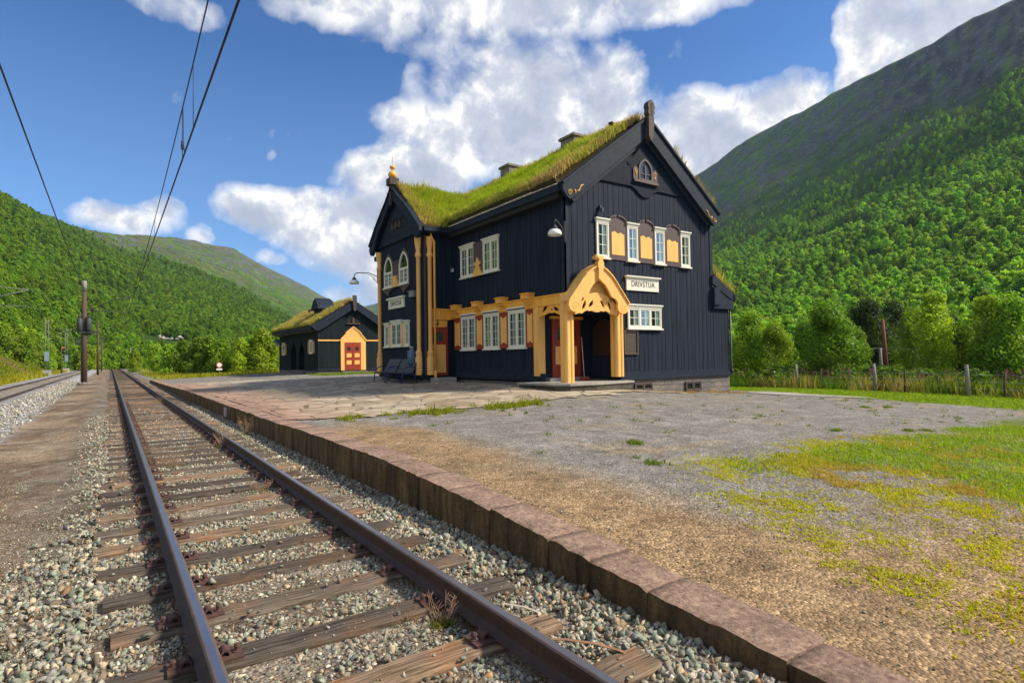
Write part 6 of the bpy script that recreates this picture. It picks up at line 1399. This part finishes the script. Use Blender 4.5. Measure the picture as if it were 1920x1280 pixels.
def ground_pts(rng, n, x0, x1, y0, y1, dens=None):
    x = rng.uniform(x0, x1, n); y = rng.uniform(y0, y1, n)
    if dens is not None: k = rng.uniform(0, 1, n) < dens(x, y); x, y = x[k], y[k]
    return np.c_[x, y, gz(x, y)-.004]
def clump(rng, P, k, r):
    Q = np.repeat(P, k, 0); Q = Q + np.c_[rng.normal(size=(len(Q), 2))*r, np.zeros(len(Q))]; Q[:, 2] = gz(Q[:, 0], Q[:, 1]); return Q
def build_grass():
    rng = np.random.default_rng(17)
    # right front: lush clover patch, yellow moss tufts spreading over the sand
    def lush(x, y):
        n1 = fbm(x*.6, y*.6, 21); a = sstep(7.4, 9.4, x+(n1-.5)*3)*sstep(5.2, 4.4, y+(n1-.5)*1.6)*sstep(1.0, 2.0, y+(n1-.5)); 
        band = np.exp(-((y-4.55-(x-8)*.0)/.35)**2)*sstep(6.4, 7.2, x)*sstep(11, 9.5, x)
        return np.clip(a*(.25+1.1*sstep(.35, .65, fbm(x*1.4, y*1.4, 3)))+band*.9, 0, 1)
    P = ground_pts(rng, 70000, 6, 17, .2, 5.6, lush); n = len(P); c = mixcol(rng, n, (.15, .28, .012), (.36, .45, .03)); y = sstep(.5, .68, fbm(P[:, 0]*.9, P[:, 1]*.9, 61))[:, None]*.75; c = c*(1-y)+mixcol(rng, n, (.40, .37, .03), (.44, .34, .06))*y
    blades('grass_patch', 'bright green grass and clover patch on the right of the yard', P, rng.uniform(.03, .10, n), rng.uniform(.004, .010, n), c, rng, .6)
    def moss(x, y):
        n2 = fbm(x*2.2, y*2.2, 31); ed = 3.45 + .5*(y-1); return sstep(ed, ed+1.1, x)*sstep(5.8, 4.8, y)*(.10+.9*sstep(.42, .60, n2))*sstep(14, 9, x)
    P = clump(rng, ground_pts(rng, 26000, 3.6, 13, .3, 5.8, moss), 7, .026); n = len(P); c = mixcol(rng, n, (.40, .42, .018), (.58, .54, .03)); o_ = (rng.uniform(0, 1, n) < .12+.75*sstep(.42, .58, fbm(P[:, 0]*.7, P[:, 1]*1.1, 71)))[:, None]; c = np.where(o_, mixcol(rng, n, (.46, .34, .07), (.46, .27, .07)), c)
    blades('moss_tufts', 'yellow green moss and low tufts spreading over the sandy ground', P, rng.uniform(.012, .042, n), rng.uniform(.004, .009, n), c, rng, .7)
    # clover heads
    P = ground_pts(rng, 900, 8, 14, 1.5, 4.9, lush); P[:, 2] += .06; stones('clover_heads', 'pale pink clover flower heads in the grass', P, rng.uniform(.007, .013, len(P)), rng, [0, 0, 0, 0, 0, 0, 0, 1, 0, 0])
    # fringe along the edge of the paving
    P = clump(rng, ground_pts(rng, 1500, 4.2, 10.5, 11.9, 13.3, lambda x, y: np.exp(-((y-12.75)/.35)**2)*sstep(.38, .6, fbm(x*1.2, y*1.2, 15))), 14, .05); n = len(P)
    blades('paving_fringe', 'grass fringe growing along the edge of the stone paving', P, rng.uniform(.04, .15, n)*np.where(rng.uniform(0, 1, n) > .97, 2.6, 1), rng.uniform(.006, .013, n), mixcol(rng, n, (.16, .22, .015), (.32, .31, .03)), rng, .45)
    # scattered tufts in the gravel
    P0 = ground_pts(rng, 260, 5, 24, 4.6, 13, lambda x, y: .2+.8*sstep(.5, .62, fbm(x*.4, y*.4, 91))); Q = [clump(rng, P0, 16, .045)]
    Q.append(clump(rng, np.array([[7.0, 6.7, 0], [7.05, 6.75, 0], [6.0, 5.4, 0], [11.8, 5.9, 0], [13.6, 5.0, 0], [13.2, 5.2, 0], [18.5, 8.4, 0], [19.5, 8.2, 0]]), 130, .07)); P = np.concatenate(Q); n = len(P)
    blades('gravel_tufts', 'small green tufts growing in the grey gravel', P, rng.uniform(.02, .09, n), rng.uniform(.005, .010, n), mixcol(rng, n, (.07, .15, .012), (.22, .27, .02)), rng, .5)
    # lawn strip and high weeds at the fence
    P = ground_pts(rng, 52000, 23.4, 31.6, -4, 30, lambda x, y: sstep(23.9, 24.9, x+.12*np.minimum(0, y-12)*-1*0-(fbm(x, y, 3)-.5)*1.6)); n = len(P)
    blades('lawn_grass', 'mown green grass strip in front of the fence', P, rng.uniform(.04, .12, n), rng.uniform(.012, .024, n), mixcol(rng, n, (.15, .29, .012), (.33, .40, .025)), rng, .5)
    P = ground_pts(rng, 26000, 30.6, 40, -8, 30, lambda x, y: .35+.65*sstep(.4, .6, fbm(x*.7, y*.7, 8))); n = len(P); q = sstep(.48, .62, fbm(P[:, 0]*.45, P[:, 1]*.45, 44))[:, None]
    blades('tall_weeds', 'high grass and weeds along the wire fence', P, rng.uniform(.35, 1.0, n)*(.55+.9*fbm(P[:, 0]*.6, P[:, 1]*.6, 12)), rng.uniform(.016, .040, n), mixcol(rng, n, (.055, .12, .012), (.13, .20, .018))*(1-q)+mixcol(rng, n, (.26, .24, .05), (.34, .26, .10))*q, rng, .22, bend=.3)
    P = ground_pts(rng, 420, 31, 38, -4, 26, lambda x, y: sstep(.5, .6, fbm(x*.5, y*.5, 99))); P = np.repeat(P, 7, 0); P[:, 2] += rng.uniform(.65, 1.15, len(P)); P[:, :2] += rng.normal(size=(len(P), 2))*.03; n = len(P)
    blades('fireweed', 'pink fireweed spikes among the weeds', P, rng.uniform(.05, .10, n), rng.uniform(.014, .025, n), mixcol(rng, n, (.34, .07, .22), (.45, .14, .32)), rng, .5)
    # low leafy shrubs along the fence
    Vs, Fs, Cs, o_ = [], [], [], 0
    for k in range(70):
        x = rng.uniform(31.5, 40); y = rng.uniform(-6, 28); h = rng.uniform(.7, 1.7); V, F, C = crown_arrays(rng, h, h*1.5, 260, .13, .0, 9, ((.06, .14, .012), (.18, .28, .02))); V = V+np.array([x, y, fz(x, y)]); Vs.append(V); Fs.append(F+o_); Cs.append(C); o_ += len(V)
    tag(np_obj('undergrowth', np.concatenate(Vs), np.concatenate(Fs), LEAF, col=np.concatenate(Cs)), 'low leafy undergrowth along the fence', kind='stuff')
    # before the outhouse, along the foundations
    P = ground_pts(rng, 5200, 12.6, 18.2, 40, 46.9, lambda x, y: sstep(41, 43, y-(x-13)*.2)); n = len(P)
    blades('outhouse_lawn', 'patch of green grass before the outhouse', P, rng.uniform(.06, .16, n), rng.uniform(.014, .026, n), mixcol(rng, n, (.11, .21, .012), (.22, .29, .02)), rng, .4)
    P = clump(rng, np.array([[x, 14.85-rng.uniform(0, .5), 0] for x in np.r_[rng.uniform(17.8, 22.5, 26), rng.uniform(15.8, 17.5, 4)]]), 34, .10); n = len(P)
    blades('dry_tufts', 'dry orange tufts along the foot of the stone base', P, rng.uniform(.03, .13, n), rng.uniform(.006, .012, n), mixcol(rng, n, (.38, .20, .08), (.44, .28, .12)), rng, .6)
    # left bank and beyond the platform end
    P = ground_pts(rng, 36000, -15, -7.3, 40, 170, None); n = len(P); q = sstep(.45, .62, fbm(P[:, 0]*.35, P[:, 1]*.12, 14))[:, None]; q2 = sstep(-8.6, -7.6, P[:, 0])[:, None]
    c = mixcol(rng, n, (.14, .20, .015), (.27, .29, .03)); c = c*(1-q)+mixcol(rng, n, (.27, .20, .08), (.34, .27, .12))*q; c = c*(1-q2)+mixcol(rng, n, (.30, .30, .02), (.38, .34, .03))*q2
    blades('bank_grass', 'yellow green meadow grass on the left bank', P, rng.uniform(.2, .6, n), rng.uniform(.03, .07, n), c, rng, .3)
    P = ground_pts(rng, 12000, 3.6, 24, 58, 112, lambda x, y: sstep(3.4, 5, x-(66-y)*.02)*np.where((x > 13) & (y < 61), 0, 1)*(y > 60.5)); n = len(P)
    blades('verge_grass', 'yellow grass on the verge beyond the platform end', P, rng.uniform(.15, .5, n), rng.uniform(.025, .055, n), mixcol(rng, n, (.20, .24, .015), (.38, .34, .03)), rng, .3)
build_grass()
# dry weeds standing in the track: each a thing of its own
def weed(loc, h, n, r, label, green=.2, seed=0):
    rng = np.random.default_rng(seed+50); t = thing('dry_weed', label, 'weed', loc, 0, 'dry weeds growing in the near track'); b = MB()
    for k in range(n):
        a = rng.uniform(0, 6.28); L = h*rng.uniform(.5, 1.1); q = rng.uniform(0, r); p0 = Vector((q*math.cos(a), q*math.sin(a), -.02)); p1 = p0+Vector((math.cos(a)*L*.25, math.sin(a)*L*.25, L*.6)); p2 = p1+Vector((math.cos(a+rng.uniform(-.8, .8))*L*.25, math.sin(a)*L*.25, L*.4)); w = .0016+.0003*h*10
        b.tube([p0, p1, p2], [w, w*.8, w*.4], 4)
        for j in range(3): m_ = p1.lerp(p2, rng.uniform(0, 1)); c = rng.uniform(0, 6.28); b.tube([m_, m_+Vector((math.cos(c)*L*.2, math.sin(c)*L*.2, L*.16))], [w*.7, w*.3], 3)
    b.build('stem', mat('dry weed stems', (.33, .20, .12), .8, .3), t)
    m = int(60*green*(1+h*10)); P = np.c_[rng.normal(size=(m, 2))*r*.7, np.zeros(m)]; 
    if m: o = blades('leaves', None, P, rng.uniform(.02, .05, m), rng.uniform(.003, .006, m), mixcol(rng, m, (.16, .20, .015), (.36, .33, .03)), rng, .8, t)
    return t
WD = [((1.78, 3.44, -.2), .20, 26, .05, 'tall dry brown weed with a green cushion beside the right rail', 1.4), ((1.60, 3.60, -.2), .13, 14, .06, 'thin pale dry weed just left of the tall brown one', .1), ((1.90, 13.0, -.2), .32, 40, .14, 'feathery dry weed against the right rail farther up the track', .8), ((.85, 11.5, -.2), .15, 70, .26, 'wide straw coloured weed patch between the rails', .9), ((.60, 13.4, -.2), .14, 50, .22, 'faint pale weed patch beyond the straw coloured one', .3),
      ((2.62, 14.9, -.2), .42, 22, .08, 'upright dry grass tuft between right rail and platform', .8), ((1.49, 6.23, -.2), .08, 30, .12, 'low dry weed on the ballast near the right rail', .5), ((1.66, 8.3, -.2), .16, 26, .10, 'rosy dry weed beside the inside of the right rail', .2), ((.30, 8.0, -.2), .12, 24, .10, 'small dry weed outside the left rail', .5), ((.16, 10.6, -.2), .14, 24, .12, 'pale dry weed outside the left rail farther up', .5), ((2.3, 9.5, -.2), .10, 22, .12, 'small dry weed right of the right rail', .2), ((1.72, 29.0, -.15), .24, 16, .12, 'fresh green weed far up the track at the right rail', 2.6)]
for i, w in enumerate(WD): weed(w[0], w[1], w[2], w[3], w[4], w[5], i)
b = MB()
def strap(pts, w, label, m):
    t = thing('metal_strap', label, 'metal strap', pts[0]); t['_w'] = 1; b = MB(); P = [Vector(p) for p in pts]; V = []; 
    for i, p in enumerate(P): d = (P[min(i+1, len(P)-1)]-P[max(i-1, 0)]); s_ = Vector((d.y, -d.x, 0)).normalized()*w/2; V += [tuple(p-s_), tuple(p+s_), tuple(p+s_+Vector((0, 0, .003))), tuple(p-s_+Vector((0, 0, .003)))]
    F = [(i*4+k, i*4+(k+1) % 4, (i+1)*4+(k+1) % 4, (i+1)*4+k) for i in range(len(P)-1) for k in range(4)]; b.add(V, F); b.build('band', m, t)
strap([(2.22, 3.36, -.150), (2.30, 3.24, -.150), (2.33, 3.12, -.152), (2.33, 3.06, -.19), (2.33, 3.04, -.22)], .022, 'bent pale metal strap lying across a sleeper end', mat('pale strap steel', (.40, .36, .28), .5, .2))
strap([(2.13, 2.86, -.17), (2.24, 2.72, -.150), (2.34, 2.58, -.148), (2.40, 2.45, -.152), (2.45, 2.38, -.18)], .026, 'rusty brown metal strap lying in the ballast right of the rail', mat('rusty strap steel', (.24, .13, .07), .7, .25))

# small signs far off
t = thing('road_sign', 'small round red and white road sign beyond the end of the platform', 'sign', (10.2, 73.5, float(gz(10.2, 73.5)))); b = MB(); b.tube([(0, 0, -.2), (0, 0, 1.35)], .03, 6); b.build('post', STEEL, t)
def disc(r, y, z, m, nm): b = MB(); b.prism([(r*math.cos(a), z+r*math.sin(a)) for a in np.linspace(0, 2*math.pi, 21)[:-1]], 'y', y-.01, y); b.build(nm, m, t)
disc(.34, -.03, 1.20, mat('road sign red', (.32, .03, .03), .5, .05), 'red_ring'); disc(.24, -.045, 1.20, mat('road sign white', (.75, .72, .70), .5, .05), 'white_field')
b = MB(); b.box(-.3, .3, -.05, -.03, .62, .80); b.build('lower_plate', mat('road sign white', (.75, .72, .70), .5, .05), t)
t = thing('marker_plate', 'small pale plate fixed on the dark face of the platform edge', 'plate', (2.92, 19.8, .0)); b = MB(); b.box(-.03, .02, -.16, .16, -.16, .12); b.build('plate', CONC, t)
# ------------------------------------------------------------------ air between here and the far slopes
def haze():
    m = bpy.data.materials.new('thin valley haze'); m.use_nodes = True; g = NT(m.node_tree); g.nodes.clear()
    out = g.n('ShaderNodeOutputMaterial'); v = g.n('ShaderNodeVolumePrincipled'); v.inputs['Color'].default_value = (.55, .76, 1.0, 1); v.inputs['Density'].default_value = 0.00007; v.inputs['Anisotropy'].default_value = .3
    g.link(v.outputs[0], out.inputs['Volume'])
    b = MB(); b.box(-900, 2300, -750, 4300, -3, 470); o = b.build('haze', m); tag(o, 'thin bluish haze filling the valley', kind='stuff')
haze()
